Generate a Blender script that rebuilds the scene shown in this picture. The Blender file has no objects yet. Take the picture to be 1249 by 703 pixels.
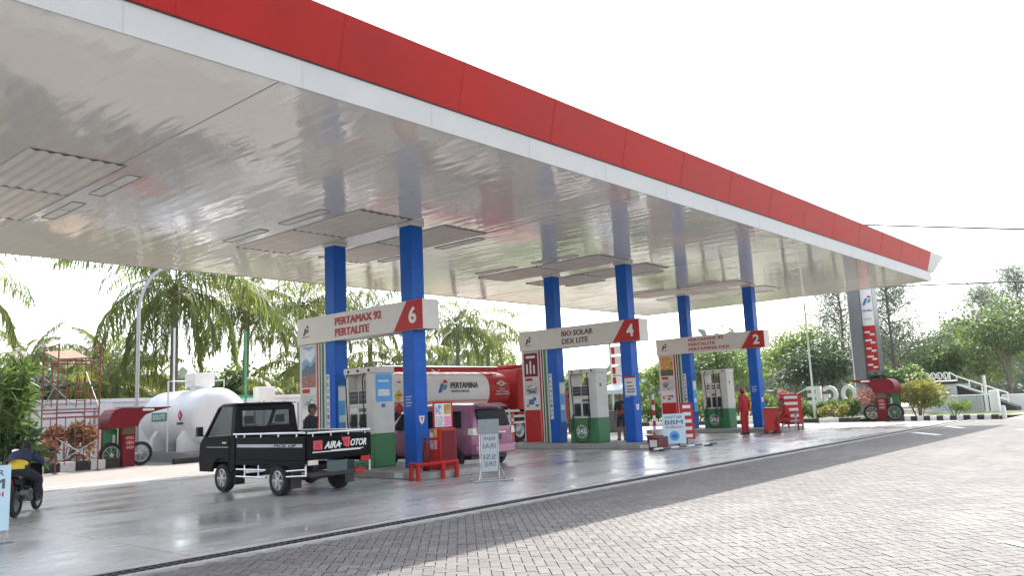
import bpy, bmesh, math, random
import numpy as np
from mathutils import Vector, Matrix
R = math.radians
random.seed(7)
rng = np.random.default_rng(11)
S = bpy.context.scene
COL = S.collection

# ------------------------------------------------------------------ camera, sky, sun, exposure
cam_d = bpy.data.cameras.new('camera')
cam = bpy.data.objects.new('camera', cam_d)
COL.objects.link(cam)
S.camera = cam
cam_d.sensor_width = 36.0
cam_d.lens = 28.48
cam_d.clip_start = 0.1
cam_d.clip_end = 3000
yaw, pitch, roll = 0.7153, 0.1433, -0.0454
Fv = Vector((math.cos(pitch) * math.cos(yaw), math.cos(pitch) * math.sin(yaw), math.sin(pitch)))
Rv = Fv.cross(Vector((0, 0, 1))).normalized()
Uv = Rv.cross(Fv)
c_, s_ = math.cos(roll), math.sin(roll)
R2 = c_ * Rv + s_ * Uv
U2 = -s_ * Rv + c_ * Uv
Mc = Matrix((R2, U2, -Fv)).transposed().to_4x4()
Mc.translation = Vector((0, 0, 1.5))
cam.matrix_world = Mc

SUN_AZ, SUN_EL = R(25), R(48)            # azimuth from +X towards +Y
W = bpy.data.worlds.new('World')
S.world = W
W.use_nodes = True
wn = W.node_tree.nodes
bg = wn['Background']
sky = wn.new('ShaderNodeTexSky')
sky.sky_type = 'NISHITA'
sky.sun_disc = False
sky.sun_elevation = SUN_EL
sky.sun_rotation = R(90) - SUN_AZ
sky.air_density = 1.0
sky.dust_density = 2.0
sky.ozone_density = 1.0
hz = wn.new('ShaderNodeHueSaturation')       # hazy, nearly white tropical sky
hz.inputs['Saturation'].default_value = 0.45
W.node_tree.links.new(sky.outputs[0], hz.inputs['Color'])
W.node_tree.links.new(hz.outputs[0], bg.inputs[0])
bg.inputs[1].default_value = 0.15
sd = bpy.data.lights.new('sun', 'SUN')
sd.energy = 2.0
sd.angle = R(0.6)
sd.color = (1.0, 0.95, 0.87)
sun = bpy.data.objects.new('sun', sd)
COL.objects.link(sun)
dirv = Vector((math.cos(SUN_AZ) * math.cos(SUN_EL), math.sin(SUN_AZ) * math.cos(SUN_EL), math.sin(SUN_EL)))
sun.rotation_euler = dirv.to_track_quat('Z', 'Y').to_euler()
vs = S.view_settings
vs.view_transform = 'Standard'
vs.look = 'None'
vs.gamma = 1
vs.use_curve_mapping = False
vs.exposure = 1.72
S.cycles.max_bounces = 10
S.cycles.use_denoising = True


# ------------------------------------------------------------------ materials
def pm(name, col, rough=0.5, metal=0.0, var=0.12, scale=4.0, bump=0.0, bscale=None, spec=None, coat=0.0):
    m = bpy.data.materials.new(name)
    m.use_nodes = True
    nt = m.node_tree
    b = nt.nodes['Principled BSDF']
    b.inputs['Roughness'].default_value = rough
    b.inputs['Metallic'].default_value = metal
    if spec is not None:
        b.inputs['Specular IOR Level'].default_value = spec
    b.inputs['Coat Weight'].default_value = coat
    tc = nt.nodes.new('ShaderNodeTexCoord')
    nz = nt.nodes.new('ShaderNodeTexNoise')
    nz.inputs['Scale'].default_value = scale
    nz.inputs['Detail'].default_value = 6
    nz.inputs['Roughness'].default_value = 0.65
    nt.links.new(tc.outputs['Object'], nz.inputs['Vector'])
    rp = nt.nodes.new('ShaderNodeValToRGB')
    rp.color_ramp.elements[0].position = 0.3
    rp.color_ramp.elements[1].position = 0.72
    rp.color_ramp.elements[0].color = tuple(c * (1 - var) for c in col) + (1,)
    rp.color_ramp.elements[1].color = tuple(min(1, c * (1 + var)) for c in col) + (1,)
    nt.links.new(nz.outputs['Fac'], rp.inputs[0])
    nt.links.new(rp.outputs[0], b.inputs['Base Color'])
    mr = nt.nodes.new('ShaderNodeMapRange')
    mr.inputs['To Min'].default_value = max(0.02, rough * 0.8)
    mr.inputs['To Max'].default_value = min(1, rough * 1.25)
    nt.links.new(nz.outputs['Fac'], mr.inputs['Value'])
    nt.links.new(mr.outputs[0], b.inputs['Roughness'])
    if bump:
        n2 = nt.nodes.new('ShaderNodeTexNoise')
        n2.inputs['Scale'].default_value = bscale or scale * 8
        n2.inputs['Detail'].default_value = 5
        nt.links.new(tc.outputs['Object'], n2.inputs['Vector'])
        bp = nt.nodes.new('ShaderNodeBump')
        bp.inputs['Strength'].default_value = bump
        bp.inputs['Distance'].default_value = 0.02
        nt.links.new(n2.outputs['Fac'], bp.inputs['Height'])
        nt.links.new(bp.outputs[0], b.inputs['Normal'])
    return m


def leafmat(name, c0, c1, rough=0.5, trans=0.35, tcol=None):
    m = bpy.data.materials.new(name)
    m.use_nodes = True
    nt = m.node_tree
    b = nt.nodes['Principled BSDF']
    b.inputs['Roughness'].default_value = rough
    g = nt.nodes.new('ShaderNodeNewGeometry')
    rp = nt.nodes.new('ShaderNodeValToRGB')
    rp.color_ramp.elements[0].color = tuple(c0) + (1,)
    rp.color_ramp.elements[1].color = tuple(c1) + (1,)
    nt.links.new(g.outputs['Random Per Island'], rp.inputs[0])
    nt.links.new(rp.outputs[0], b.inputs['Base Color'])
    t = nt.nodes.new('ShaderNodeBsdfTranslucent')
    mx = nt.nodes.new('ShaderNodeMixShader')
    mx.inputs[0].default_value = trans
    hs = nt.nodes.new('ShaderNodeHueSaturation')
    hs.inputs['Hue'].default_value = 0.485
    hs.inputs['Value'].default_value = 1.7
    nt.links.new(rp.outputs[0], hs.inputs['Color'])
    nt.links.new(hs.outputs[0], t.inputs['Color'])
    nt.links.new(b.outputs[0], mx.inputs[1])
    nt.links.new(t.outputs[0], mx.inputs[2])
    nt.links.new(mx.outputs[0], nt.nodes['Material Output'].inputs[0])
    return m


def glassmat(name, col=(0.6, 0.65, 0.68), alpha=0.5, rough=0.03):
    m = bpy.data.materials.new(name)
    m.use_nodes = True
    nt = m.node_tree
    out = nt.nodes['Material Output']
    b = nt.nodes['Principled BSDF']
    b.inputs['Base Color'].default_value = (0.02, 0.025, 0.03, 1)
    b.inputs['Roughness'].default_value = rough
    tr = nt.nodes.new('ShaderNodeBsdfTransparent')
    tr.inputs[0].default_value = tuple(col) + (1,)
    mx = nt.nodes.new('ShaderNodeMixShader')
    mx.inputs[0].default_value = 1 - alpha
    nt.links.new(b.outputs[0], mx.inputs[2])
    nt.links.new(tr.outputs[0], mx.inputs[1])
    nt.links.new(mx.outputs[0], out.inputs[0])
    return m


white = pm('white paint', (0.78, 0.77, 0.74), 0.4, var=0.05)
offwhite = pm('off white paint', (0.62, 0.59, 0.54), 0.45, var=0.08)
sign_white = pm('sign white', (0.66, 0.62, 0.56), 0.35, var=0.05)
red = pm('red paint', (0.46, 0.014, 0.012), 0.4, var=0.14, spec=0.3)
fascia_red = pm('fascia red', (0.39, 0.011, 0.007), 0.5, var=0.14, scale=0.5, spec=0.2)
dkred = pm('dark red paint', (0.17, 0.006, 0.013), 0.4, var=0.15, spec=0.2)
cloth_red = pm('red cloth', (0.36, 0.01, 0.014), 0.85, var=0.15, scale=8)
green = pm('green paint', (0.015, 0.16, 0.045), 0.35, var=0.12)
ltgreen = pm('light green paint', (0.05, 0.35, 0.15), 0.4)
blue = pm('blue enamel', (0.0, 0.095, 0.46), 0.3, var=0.16, scale=2, spec=0.2)
ltblue = pm('poster blue', (0.07, 0.33, 0.68), 0.35, var=0.1)
paleblue = pm('pale blue board', (0.55, 0.72, 0.80), 0.4, var=0.05)
midblue = pm('mid blue print', (0.03, 0.13, 0.5), 0.4)
black = pm('black plastic', (0.015, 0.015, 0.017), 0.45, var=0.2)
carblack = pm('black car paint', (0.003, 0.003, 0.0035), 0.35, var=0.2, spec=0.09)
rubber = pm('rubber', (0.018, 0.018, 0.018), 0.8, var=0.2, bump=0.2)
chrome = pm('bright metal', (0.72, 0.72, 0.72), 0.22, 0.9, var=0.06)
steel = pm('galvanised steel', (0.42, 0.43, 0.44), 0.4, 0.6, var=0.12, scale=10)
silver = pm('silver board', (0.42, 0.45, 0.46), 0.4, 0.35, var=0.12, scale=9)
dkgrey = pm('dark grey', (0.10, 0.105, 0.11), 0.5, var=0.12)
midgrey = pm('mid grey', (0.25, 0.25, 0.25), 0.55, var=0.12)
pylon_grey = pm('pylon grey', (0.16, 0.17, 0.18), 0.3, 0.2, var=0.12)
pink_paint = pm('mauve car paint', (0.30, 0.115, 0.19), 0.25, 0.2, var=0.06, coat=0.3)
orange = pm('orange plastic', (0.8, 0.13, 0.02), 0.45)
yellow = pm('yellow', (0.75, 0.5, 0.03), 0.5)
pinkprint = pm('pink print', (0.75, 0.25, 0.4), 0.5, var=0.25, scale=14)
skin = pm('skin', (0.22, 0.115, 0.075), 0.55, var=0.1)
hairm = pm('black hair', (0.012, 0.01, 0.01), 0.6)
cloth_dark = pm('dark cloth', (0.02, 0.022, 0.028), 0.9, var=0.2)
cloth_navy = pm('navy cloth', (0.035, 0.04, 0.09), 0.9, var=0.2)
bark = pm('bark', (0.17, 0.14, 0.11), 0.9, var=0.35, scale=7, bump=0.6)
palmbark = pm('palm bark', (0.16, 0.135, 0.11), 0.9, var=0.35, scale=9, bump=0.6)
glass_dark = glassmat('tinted glass', (0.25, 0.28, 0.3), 0.35)
glass_clear = glassmat('clear glass', (0.72, 0.75, 0.75), 0.85)
tail_red = pm('tail lamp red', (0.5, 0.01, 0.01), 0.15)
lampclear = pm('lamp lens', (0.7, 0.6, 0.5), 0.15)
screen = pm('display screen', (0.045, 0.05, 0.05), 0.15)
conc = pm('concrete', (0.33, 0.32, 0.30), 0.8, var=0.2, scale=3, bump=0.3)
wallm = pm('boundary wall paint', (0.72, 0.72, 0.735), 0.8, var=0.1, scale=1.2, bump=0.1)
tankwhite = pm('tank white', (0.76, 0.77, 0.78), 0.4, var=0.06, scale=1.5)
wood = pm('scaffold board', (0.28, 0.2, 0.13), 0.8, var=0.3, scale=6)
rust_red = pm('weathered red pipe', (0.26, 0.045, 0.05), 0.55, var=0.4, scale=5)
letter_red = pm('letter red', (0.45, 0.02, 0.02), 0.4)
coconut_m = pm('coconut husk', (0.16, 0.17, 0.05), 0.6, var=0.3)
kerb_white = pm('kerb white', (0.7, 0.7, 0.68), 0.7, var=0.12, scale=5, bump=0.15)
kerb_black = pm('kerb black', (0.025, 0.025, 0.025), 0.6, var=0.3, scale=5, bump=0.15)


# ------------------------------------------------------------------ mesh builder
class MB:
    def __init__(s):
        s.v, s.f, s.mi, s.m = [], [], [], 0

    def mat(s, i):
        s.m = i
        return s

    def add(s, vs, fs):
        o = len(s.v)
        s.v += [Vector(v) for v in vs]
        for f in fs:
            s.f.append([o + i for i in f])
            s.mi.append(s.m)
        return s

    def box(s, x0, x1, y0, y1, z0, z1):
        return s.add([(x0, y0, z0), (x1, y0, z0), (x1, y1, z0), (x0, y1, z0), (x0, y0, z1), (x1, y0, z1), (x1, y1, z1), (x0, y1, z1)],
                     [(3, 2, 1, 0), (4, 5, 6, 7), (0, 1, 5, 4), (1, 2, 6, 5), (2, 3, 7, 6), (3, 0, 4, 7)])

    def hexa(s, b, t):
        return s.add(list(b) + list(t), [(3, 2, 1, 0), (4, 5, 6, 7), (0, 1, 5, 4), (1, 2, 6, 5), (2, 3, 7, 6), (3, 0, 4, 7)])

    def plate(s, o, u, v, w, h, t):
        """slab: origin o (lower left), unit axes u, v; thickness t towards u x v"""
        o, u, v = Vector(o), Vector(u).normalized(), Vector(v).normalized()
        n = u.cross(v)
        b = [o, o + u * w, o + u * w + v * h, o + v * h]
        return s.hexa(b, [p + n * t for p in b])

    def tube(s, path, r, n=8, cap=True, r1=None):
        P = [Vector(p) for p in path]
        k = len(P)
        rings = []
        prev = None
        for i, p in enumerate(P):
            d = (P[min(i + 1, k - 1)] - P[max(i - 1, 0)])
            if d.length < 1e-9:
                d = Vector((0, 0, 1))
            d.normalize()
            a = prev if prev is not None else (Vector((0, 0, 1)) if abs(d.z) < 0.9 else Vector((1, 0, 0)))
            x = (a - d * a.dot(d))
            if x.length < 1e-5:
                x = d.orthogonal()
            x.normalize()
            prev = x
            y = d.cross(x)
            if isinstance(r, (list, tuple)):
                rr = r[i]
            else:
                rr = r if r1 is None else r + (r1 - r) * i / max(1, k - 1)
            rings.append([p + x * rr * math.cos(2 * math.pi * j / n) + y * rr * math.sin(2 * math.pi * j / n) for j in range(n)])
        vs = [q for g in rings for q in g]
        fs = []
        for i in range(k - 1):
            for j in range(n):
                fs.append((i * n + j, i * n + (j + 1) % n, (i + 1) * n + (j + 1) % n, (i + 1) * n + j))
        if cap:
            fs.append(tuple(range(n))[::-1])
            fs.append(tuple((k - 1) * n + j for j in range(n)))
        return s.add(vs, fs)

    def lathe(s, c, axis, prof, n=24, cap=True):
        """prof: list of (radius, along) around axis through c"""
        c, a = Vector(c), Vector(axis).normalized()
        x = a.orthogonal().normalized()
        y = a.cross(x)
        vs, fs = [], []
        for r, h in prof:
            r = max(r, 1e-4)
            for j in range(n):
                t = 2 * math.pi * j / n
                vs.append(c + a * h + (x * math.cos(t) + y * math.sin(t)) * r)
        for i in range(len(prof) - 1):
            for j in range(n):
                fs.append((i * n + j, i * n + (j + 1) % n, (i + 1) * n + (j + 1) % n, (i + 1) * n + j))
        if cap:
            fs.append(tuple(range(n))[::-1])
            fs.append(tuple((len(prof) - 1) * n + j for j in range(n)))
        return s.add(vs, fs)

    def prism(s, poly, o, u, v, w, t):
        """polygon poly (a, b) in plane o + a u + b v, extruded by t along w"""
        o, u, v, w = Vector(o), Vector(u), Vector(v), Vector(w)
        k = len(poly)
        A = [o + u * a + v * b for a, b in poly]
        B = [p + w * t for p in A]
        fs = [tuple(range(k))[::-1], tuple(range(k, 2 * k))]
        for i in range(k):
            j = (i + 1) % k
            fs.append((i, j, k + j, k + i))
        return s.add(A + B, fs)

    def ball(s, c, rx, ry, rz, n=12, k=8, M=None):
        vs, fs = [], []
        for i in range(k + 1):
            t = math.pi * i / k
            for j in range(n):
                p = 2 * math.pi * j / n
                q = Vector((rx * math.sin(t) * math.cos(p), ry * math.sin(t) * math.sin(p), rz * math.cos(t)))
                if M is not None:
                    q = M @ q
                vs.append(Vector(c) + q)
        for i in range(k):
            for j in range(n):
                fs.append((i * n + j, (i + 1) * n + j, (i + 1) * n + (j + 1) % n, i * n + (j + 1) % n))
        return s.add(vs, fs)

    def xf(s, M):
        s.v = [M @ p for p in s.v]
        return s


def wloc(o):
    p = Vector((0, 0, 0))
    while o is not None:
        p += o.location
        o = o.parent
    return p


def finish(o, me, mats, parent, smooth, bevel):
    for m in (mats if isinstance(mats, (list, tuple)) else [mats]):
        me.materials.append(m)
    if smooth:
        me.polygons.foreach_set('use_smooth', [True] * len(me.polygons))
        if smooth == 'auto':
            me.set_sharp_from_angle(angle=R(38))
    COL.objects.link(o)
    if parent is not None:
        o.parent = parent
    if bevel:
        b = o.modifiers.new('bevel', 'BEVEL')
        b.width = bevel
        b.segments = 2
        b.limit_method = 'ANGLE'
        b.angle_limit = R(40)
    return o


def obj(name, mb, mats, parent=None, smooth='auto', bevel=0, fixn=True):
    """mesh object from world-coordinate builder"""
    off = wloc(parent) if parent is not None else Vector((0, 0, 0))
    me = bpy.data.meshes.new(name)
    me.from_pydata([tuple(p - off) for p in mb.v], [], mb.f)
    me.polygons.foreach_set('material_index', mb.mi)
    if fixn:
        bm = bmesh.new()
        bm.from_mesh(me)
        bmesh.ops.recalc_face_normals(bm, faces=bm.faces)
        bm.to_mesh(me)
        bm.free()
    me.update()
    return finish(bpy.data.objects.new(name, me), me, mats, parent, smooth, bevel)


def tag(o, label=None, cat=None, group=None, kind=None):
    if label:
        o['label'] = label
    if cat:
        o['category'] = cat
    if group:
        o['group'] = group
    if kind:
        o['kind'] = kind
    return o


def thing(name, label, cat, loc, group=None):
    o = bpy.data.objects.new(name, None)
    COL.objects.link(o)
    o.empty_display_size = 0.2
    o.location = loc
    return tag(o, label, cat, group)


def dup(root, d, label=None):
    r = root.copy()
    COL.objects.link(r)
    r.location = root.location + Vector(d)
    if label:
        r['label'] = label
    for ch in list(root.children):
        c = ch.copy()
        COL.objects.link(c)
        c.parent = r
        for g in list(ch.children):
            k = g.copy()
            COL.objects.link(k)
            k.parent = c
    return r


def text(name, s, o, u, v, w, h, mat, parent, t=0.004, bold=0.02, shear=0.0, spacing=1.0):
    """lettering fitted to a w x h box whose lower left is o; u = reading direction, v = up"""
    cu = bpy.data.curves.new('t', 'FONT')
    cu.body = s
    cu.size = 1.0
    twin = ('M' in s or '4' in s)              # these glyphs fill badly when offset: thicken with shifted twins
    cu.offset = 0.0 if twin else bold
    cu.extrude = 0.5
    cu.shear = shear
    cu.space_character = spacing
    cu.resolution_u = 3
    to = bpy.data.objects.new('t', cu)
    COL.objects.link(to)
    dg = bpy.context.evaluated_depsgraph_get()
    me = bpy.data.meshes.new_from_object(to.evaluated_get(dg))
    bpy.data.objects.remove(to)
    if twin and bold > 0.003:
        bm = bmesh.new()
        for q, (dx, dy) in enumerate(((-1, -1), (1, -1), (-1, 1), (1, 1))):
            k0 = len(bm.verts)
            bm.from_mesh(me)
            bm.verts.ensure_lookup_table()
            for vv in bm.verts[k0:]:
                vv.co.x += dx * bold
                vv.co.y += dy * bold
                vv.co.z *= 1 - .06 * q
        bm.to_mesh(me)
        bm.free()
    n = len(me.vertices)
    a = np.empty(n * 3)
    me.vertices.foreach_get('co', a)
    a = a.reshape(-1, 3)
    lo, hi = a.min(0), a.max(0)
    a = (a - lo) / np.maximum(hi - lo, 1e-6)
    u, v, o = Vector(u).normalized(), Vector(v).normalized(), Vector(o)
    nn = u.cross(v)
    B = np.array([u * w, v * h, nn * t])
    off = o - wloc(parent)
    co = a @ B + np.array(off)
    me.vertices.foreach_set('co', co.ravel())
    me.update()
    me.name = name
    return finish(bpy.data.objects.new(name, me), me, mat, parent, False, 0)


XM = (Vector((0, -1, 0)), Vector((0, 0, 1)))      # reading frame of a face that looks towards -X
YM = (Vector((1, 0, 0)), Vector((0, 0, 1)))       # reading frame of a face that looks towards -Y


def emblem(name, o, u, v, s, mats, parent, t=0.004):
    """slanted three-piece company mark, s = height; one mesh, up to three materials"""
    u, v, o = Vector(u).normalized(), Vector(v).normalized(), Vector(o)
    n = u.cross(v)
    m = MB()
    for k, poly in enumerate([[(0, 0), (.30, 0), (.62, .72), (.32, .72)],
                              [(.50, .22), (.80, .22), (1.0, .62), (.70, .62)],
                              [(.60, .80), (1.02, .72), (.86, .98), (.58, 1.0)]]):
        m.mat(k % len(mats) if len(mats) > 1 else 0)
        m.prism([(a * s, b * s) for a, b in poly], o, u, v, n, t)
    return obj(name, m, mats, parent, smooth=False)


# ------------------------------------------------------------------ ground
def sheet(name, x0, x1, y0, y1, z, m, label=None):
    mb = MB().add([(x0, y0, z), (x1, y0, z), (x1, y1, z), (x0, y1, z)], [(0, 1, 2, 3)])
    return tag(obj(name, mb, m, smooth=False), label, None, None, 'structure')


def ground_mat():
    m = pm('ground', (0.42, 0.39, 0.33), 0.95, var=0.25, scale=0.25, bump=0.3, bscale=6)
    nt = m.node_tree
    b = nt.nodes['Principled BSDF']
    src = b.inputs['Base Color'].links[0].from_socket
    tc = nt.nodes.new('ShaderNodeTexCoord')
    n = nt.nodes.new('ShaderNodeTexNoise')
    n.inputs['Scale'].default_value = 0.08
    n.inputs['Detail'].default_value = 8
    nt.links.new(tc.outputs['Object'], n.inputs['Vector'])
    rp = nt.nodes.new('ShaderNodeValToRGB')
    rp.color_ramp.elements[0].position = 0.47
    rp.color_ramp.elements[1].position = 0.56
    nt.links.new(n.outputs['Fac'], rp.inputs[0])
    mx = nt.nodes.new('ShaderNodeMix')
    mx.data_type = 'RGBA'
    nt.links.new(rp.outputs[0], mx.inputs[0])
    nt.links.new(src, mx.inputs[6])
    mx.inputs[7].default_value = (0.12, 0.16, 0.05, 1)
    nt.links.new(mx.outputs[2], b.inputs['Base Color'])
    return m


def slab_mat():
    """worn, partly damp concrete: stained colour, patchy gloss"""
    m = bpy.data.materials.new('forecourt concrete')
    m.use_nodes = True
    nt = m.node_tree
    b = nt.nodes['Principled BSDF']
    tc = nt.nodes.new('ShaderNodeTexCoord')

    def noise(scale, detail=7, sx=1, sy=1, rough=0.6):
        mp = nt.nodes.new('ShaderNodeMapping')
        mp.inputs['Scale'].default_value = (sx, sy, 1)
        nt.links.new(tc.outputs['Object'], mp.inputs['Vector'])
        n = nt.nodes.new('ShaderNodeTexNoise')
        n.inputs['Scale'].default_value = scale
        n.inputs['Detail'].default_value = detail
        n.inputs['Roughness'].default_value = rough
        nt.links.new(mp.outputs[0], n.inputs['Vector'])
        return n.outputs['Fac']

    def ramp(src, p0, c0, p1, c1):
        r = nt.nodes.new('ShaderNodeValToRGB')
        r.color_ramp.elements[0].position = p0
        r.color_ramp.elements[1].position = p1
        r.color_ramp.elements[0].color = c0
        r.color_ramp.elements[1].color = c1
        nt.links.new(src, r.inputs[0])
        return r.outputs[0]

    def mixc(f, a, bb, mode='MIX'):
        x = nt.nodes.new('ShaderNodeMix')
        x.data_type = 'RGBA'
        x.blend_type = mode
        if isinstance(f, float):
            x.inputs[0].default_value = f
        else:
            nt.links.new(f, x.inputs[0])
        nt.links.new(a, x.inputs[6])
        nt.links.new(bb, x.inputs[7])
        return x.outputs[2]
    base = ramp(noise(0.35, 8, 0.6, 1.2), 0.3, (0.52, 0.51, 0.505, 1), 0.7, (0.64, 0.63, 0.62, 1))
    stain = ramp(noise(0.55, 9, 0.45, 1.5, 0.7), 0.42, (0.76, 0.745, 0.73, 1), 0.62, (1, 1, 1, 1))
    fine = ramp(noise(14, 6), 0.3, (0.85, 0.85, 0.85, 1), 0.75, (1.08, 1.07, 1.05, 1))
    c = mixc(1.0, base, stain, 'MULTIPLY')
    c = mixc(1.0, c, fine, 'MULTIPLY')
    drip = ramp(noise(1.9, 4, 0.8, 1.3, 0.5), 0.66, (1, 1, 1, 1), 0.74, (0.6, 0.58, 0.56, 1))
    c = mixc(1.0, c, drip, 'MULTIPLY')
    track = ramp(noise(0.9, 5, 0.9, 0.07, 0.55), 0.56, (1, 1, 1, 1), 0.70, (0.82, 0.81, 0.80, 1))
    c = mixc(1.0, c, track, 'MULTIPLY')
    bk = nt.nodes.new('ShaderNodeTexBrick')
    bk.offset = 0.0
    bk.inputs['Scale'].default_value = 1.0
    bk.inputs['Brick Width'].default_value = 4.6
    bk.inputs['Row Height'].default_value = 4.5
    bk.inputs['Mortar Size'].default_value = 0.012
    bk.inputs['Color1'].default_value = (1, 1, 1, 1)
    bk.inputs['Color2'].default_value = (0.93, 0.93, 0.93, 1)
    bk.inputs['Mortar'].default_value = (0.4, 0.39, 0.38, 1)
    nt.links.new(tc.outputs['Object'], bk.inputs['Vector'])
    c = mixc(1.0, c, bk.outputs['Color'], 'MULTIPLY')
    nt.links.new(c, b.inputs['Base Color'])
    r = ramp(noise(0.5, 7, 0.5, 1.3, 0.65), 0.36, (0.13, 0.13, 0.13, 1), 0.62, (0.42, 0.42, 0.42, 1))
    nt.links.new(r, b.inputs['Roughness'])
    bp = nt.nodes.new('ShaderNodeBump')
    bp.inputs['Strength'].default_value = 0.12
    bp.inputs['Distance'].default_value = 0.01
    nt.links.new(noise(9, 6), bp.inputs['Height'])
    nt.links.new(bp.outputs[0], b.inputs['Normal'])
    return m


sheet('ground', -160, 260, -160, 260, -0.08, ground_mat())
sheet('concrete_slab', -14, 39.0, 8.86, 22.4, -0.004, slab_mat())
sheet('back_lane', -14, 39.0, 22.42, 32.2, -0.012, pm('back lane paving', (0.29, 0.262, 0.24), 0.85, var=0.14, scale=0.9, bump=0.2, bscale=20))
sheet('side_lane', 39.0, 47, -30, 7.25, -0.012, pm('side lane paving', (0.40, 0.385, 0.37), 0.85, var=0.14, scale=0.7))
sheet('paving_bed', -14, 39.0, -30, 8.30, -0.018, pm('paving joint sand', (0.13, 0.12, 0.11), 0.95, var=0.2))


def paver_mat():
    m = pm('interlocking paver', (0.176, 0.168, 0.160), 0.75, var=0.16, scale=0.7, bump=0.35, bscale=60)
    nt = m.node_tree
    b = nt.nodes['Principled BSDF']
    src = b.inputs['Base Color'].links[0].from_socket
    g = nt.nodes.new('ShaderNodeNewGeometry')
    rp = nt.nodes.new('ShaderNodeValToRGB')
    rp.color_ramp.elements[0].color = (0.80, 0.80, 0.82, 1)
    rp.color_ramp.elements[1].color = (1.12, 1.08, 1.04, 1)
    nt.links.new(g.outputs['Random Per Island'], rp.inputs[0])
    mx = nt.nodes.new('ShaderNodeMix')
    mx.data_type = 'RGBA'
    mx.blend_type = 'MULTIPLY'
    mx.inputs[0].default_value = 1
    nt.links.new(src, mx.inputs[6])
    nt.links.new(rp.outputs[0], mx.inputs[7])
    # drifted sand and wheel tracks over the blocks
    tc = nt.nodes.new('ShaderNodeTexCoord')
    last = mx.outputs[2]
    for (sx, sy, sc, p0, p1, colr, amt) in ((.35, 1.0, .55, .50, .68, (.30, .275, .25, 1), .55), (.06, 1.1, .8, .56, .66, (.10, .097, .095, 1), .30)):
        mp = nt.nodes.new('ShaderNodeMapping')
        mp.inputs['Scale'].default_value = (sx, sy, 1)
        mp.inputs['Rotation'].default_value = (0, 0, R(8))
        nt.links.new(tc.outputs['Object'], mp.inputs['Vector'])
        n = nt.nodes.new('ShaderNodeTexNoise')
        n.inputs['Scale'].default_value = sc
        n.inputs['Detail'].default_value = 7
        n.inputs['Roughness'].default_value = .65
        nt.links.new(mp.outputs[0], n.inputs['Vector'])
        mr = nt.nodes.new('ShaderNodeMapRange')
        mr.inputs['From Min'].default_value = p0
        mr.inputs['From Max'].default_value = p1
        mr.inputs['To Max'].default_value = amt
        nt.links.new(n.outputs['Fac'], mr.inputs['Value'])
        m2 = nt.nodes.new('ShaderNodeMix')
        m2.data_type = 'RGBA'
        nt.links.new(mr.outputs[0], m2.inputs[0])
        nt.links.new(last, m2.inputs[6])
        m2.inputs[7].default_value = colr
        last = m2.outputs[2]
    nt.links.new(last, b.inputs['Base Color'])
    return m


def pavers():
    """herringbone of 0.21 x 0.105 blocks laid at 45 degrees, one quad per block"""
    a = 0.105
    g = 0.0045
    quads = []
    c45 = math.cos(R(45))
    N = 460
    ii, jj = np.meshgrid(np.arange(-N, N), np.arange(-N, N), indexing='ij')
    for kind in (0, 1):
        k = (ii - jj) % 4
        sel = k == (0 if kind == 0 else 3)
        # herringbone: horizontal block at cells (i,j),(i+1,j) when (i-j)%4==0 ; vertical block (i,j),(i,j+1) when (i-j)%4==3
        i, j = ii[sel].astype(float), jj[sel].astype(float)
        w, h = (2, 1) if kind == 0 else (1, 2)
        x0, y0, x1, y1 = i * a + g, j * a + g, (i + w) * a - g, (j + h) * a - g
        P = np.stack([np.stack([x0, y0], 1), np.stack([x1, y0], 1), np.stack([x1, y1], 1), np.stack([x0, y1], 1)], 1)
        quads.append(P)
    Q = np.concatenate(quads)
    X = (Q[..., 0] - Q[..., 1]) * c45 + 18
    Y = (Q[..., 0] + Q[..., 1]) * c45
    cx, cy = X.mean(1), Y.mean(1)
    ok = (cx > -2) & (cx < 38.9) & (cy > -3.5) & (cy < 8.25)
    X, Y = X[ok], Y[ok]
    n = len(X)
    Z = np.repeat(rng.normal(0, 0.0009, (n, 1)), 4, 1) + rng.normal(0, 0.0004, (n, 4))
    co = np.stack([X, Y, Z], -1).reshape(-1)
    me = bpy.data.meshes.new('block_paving')
    me.vertices.add(n * 4)
    me.loops.add(n * 4)
    me.polygons.add(n)
    me.vertices.foreach_set('co', co)
    me.loops.foreach_set('vertex_index', np.arange(n * 4))
    me.polygons.foreach_set('loop_start', np.arange(n) * 4)
    me.update(calc_edges=True)
    o = bpy.data.objects.new('block_paving', me)
    finish(o, me, paver_mat(), None, False, 0)
    o['kind'] = 'structure'


pavers()

# drain channel with grate, between concrete and pavers
d = thing('drain_channel', 'long dark slotted drain running along the edge of the concrete forecourt', 'drain', (12, 8.55, 0))
m = MB()
m.box(-12, 38.9, 8.36, 8.46, -0.03, 0.006)
m.box(-12, 38.9, 8.76, 8.86, -0.03, 0.004)
obj('kerb_edge', m, pm('drain edge concrete', (0.46, 0.44, 0.41), 0.8, var=0.15, scale=3), d)
m = MB()
m.box(-12, 38.9, 8.46, 8.76, -0.03, -0.026)
obj('channel', m, black, d)
m = MB()
for yy in (8.475, 8.60, 8.725):
    m.box(-12, 38.9, yy, yy + 0.022, -0.024, 0.0)
x = -2.0
while x < 38.8:
    m.box(x, x + 0.03, 8.462, 8.758, -0.022, -0.004)
    x += 0.09
obj('grate', m, pm('grate iron', (0.06, 0.06, 0.062), 0.6, 0.4, var=0.3, scale=8), d, smooth=False)

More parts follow.
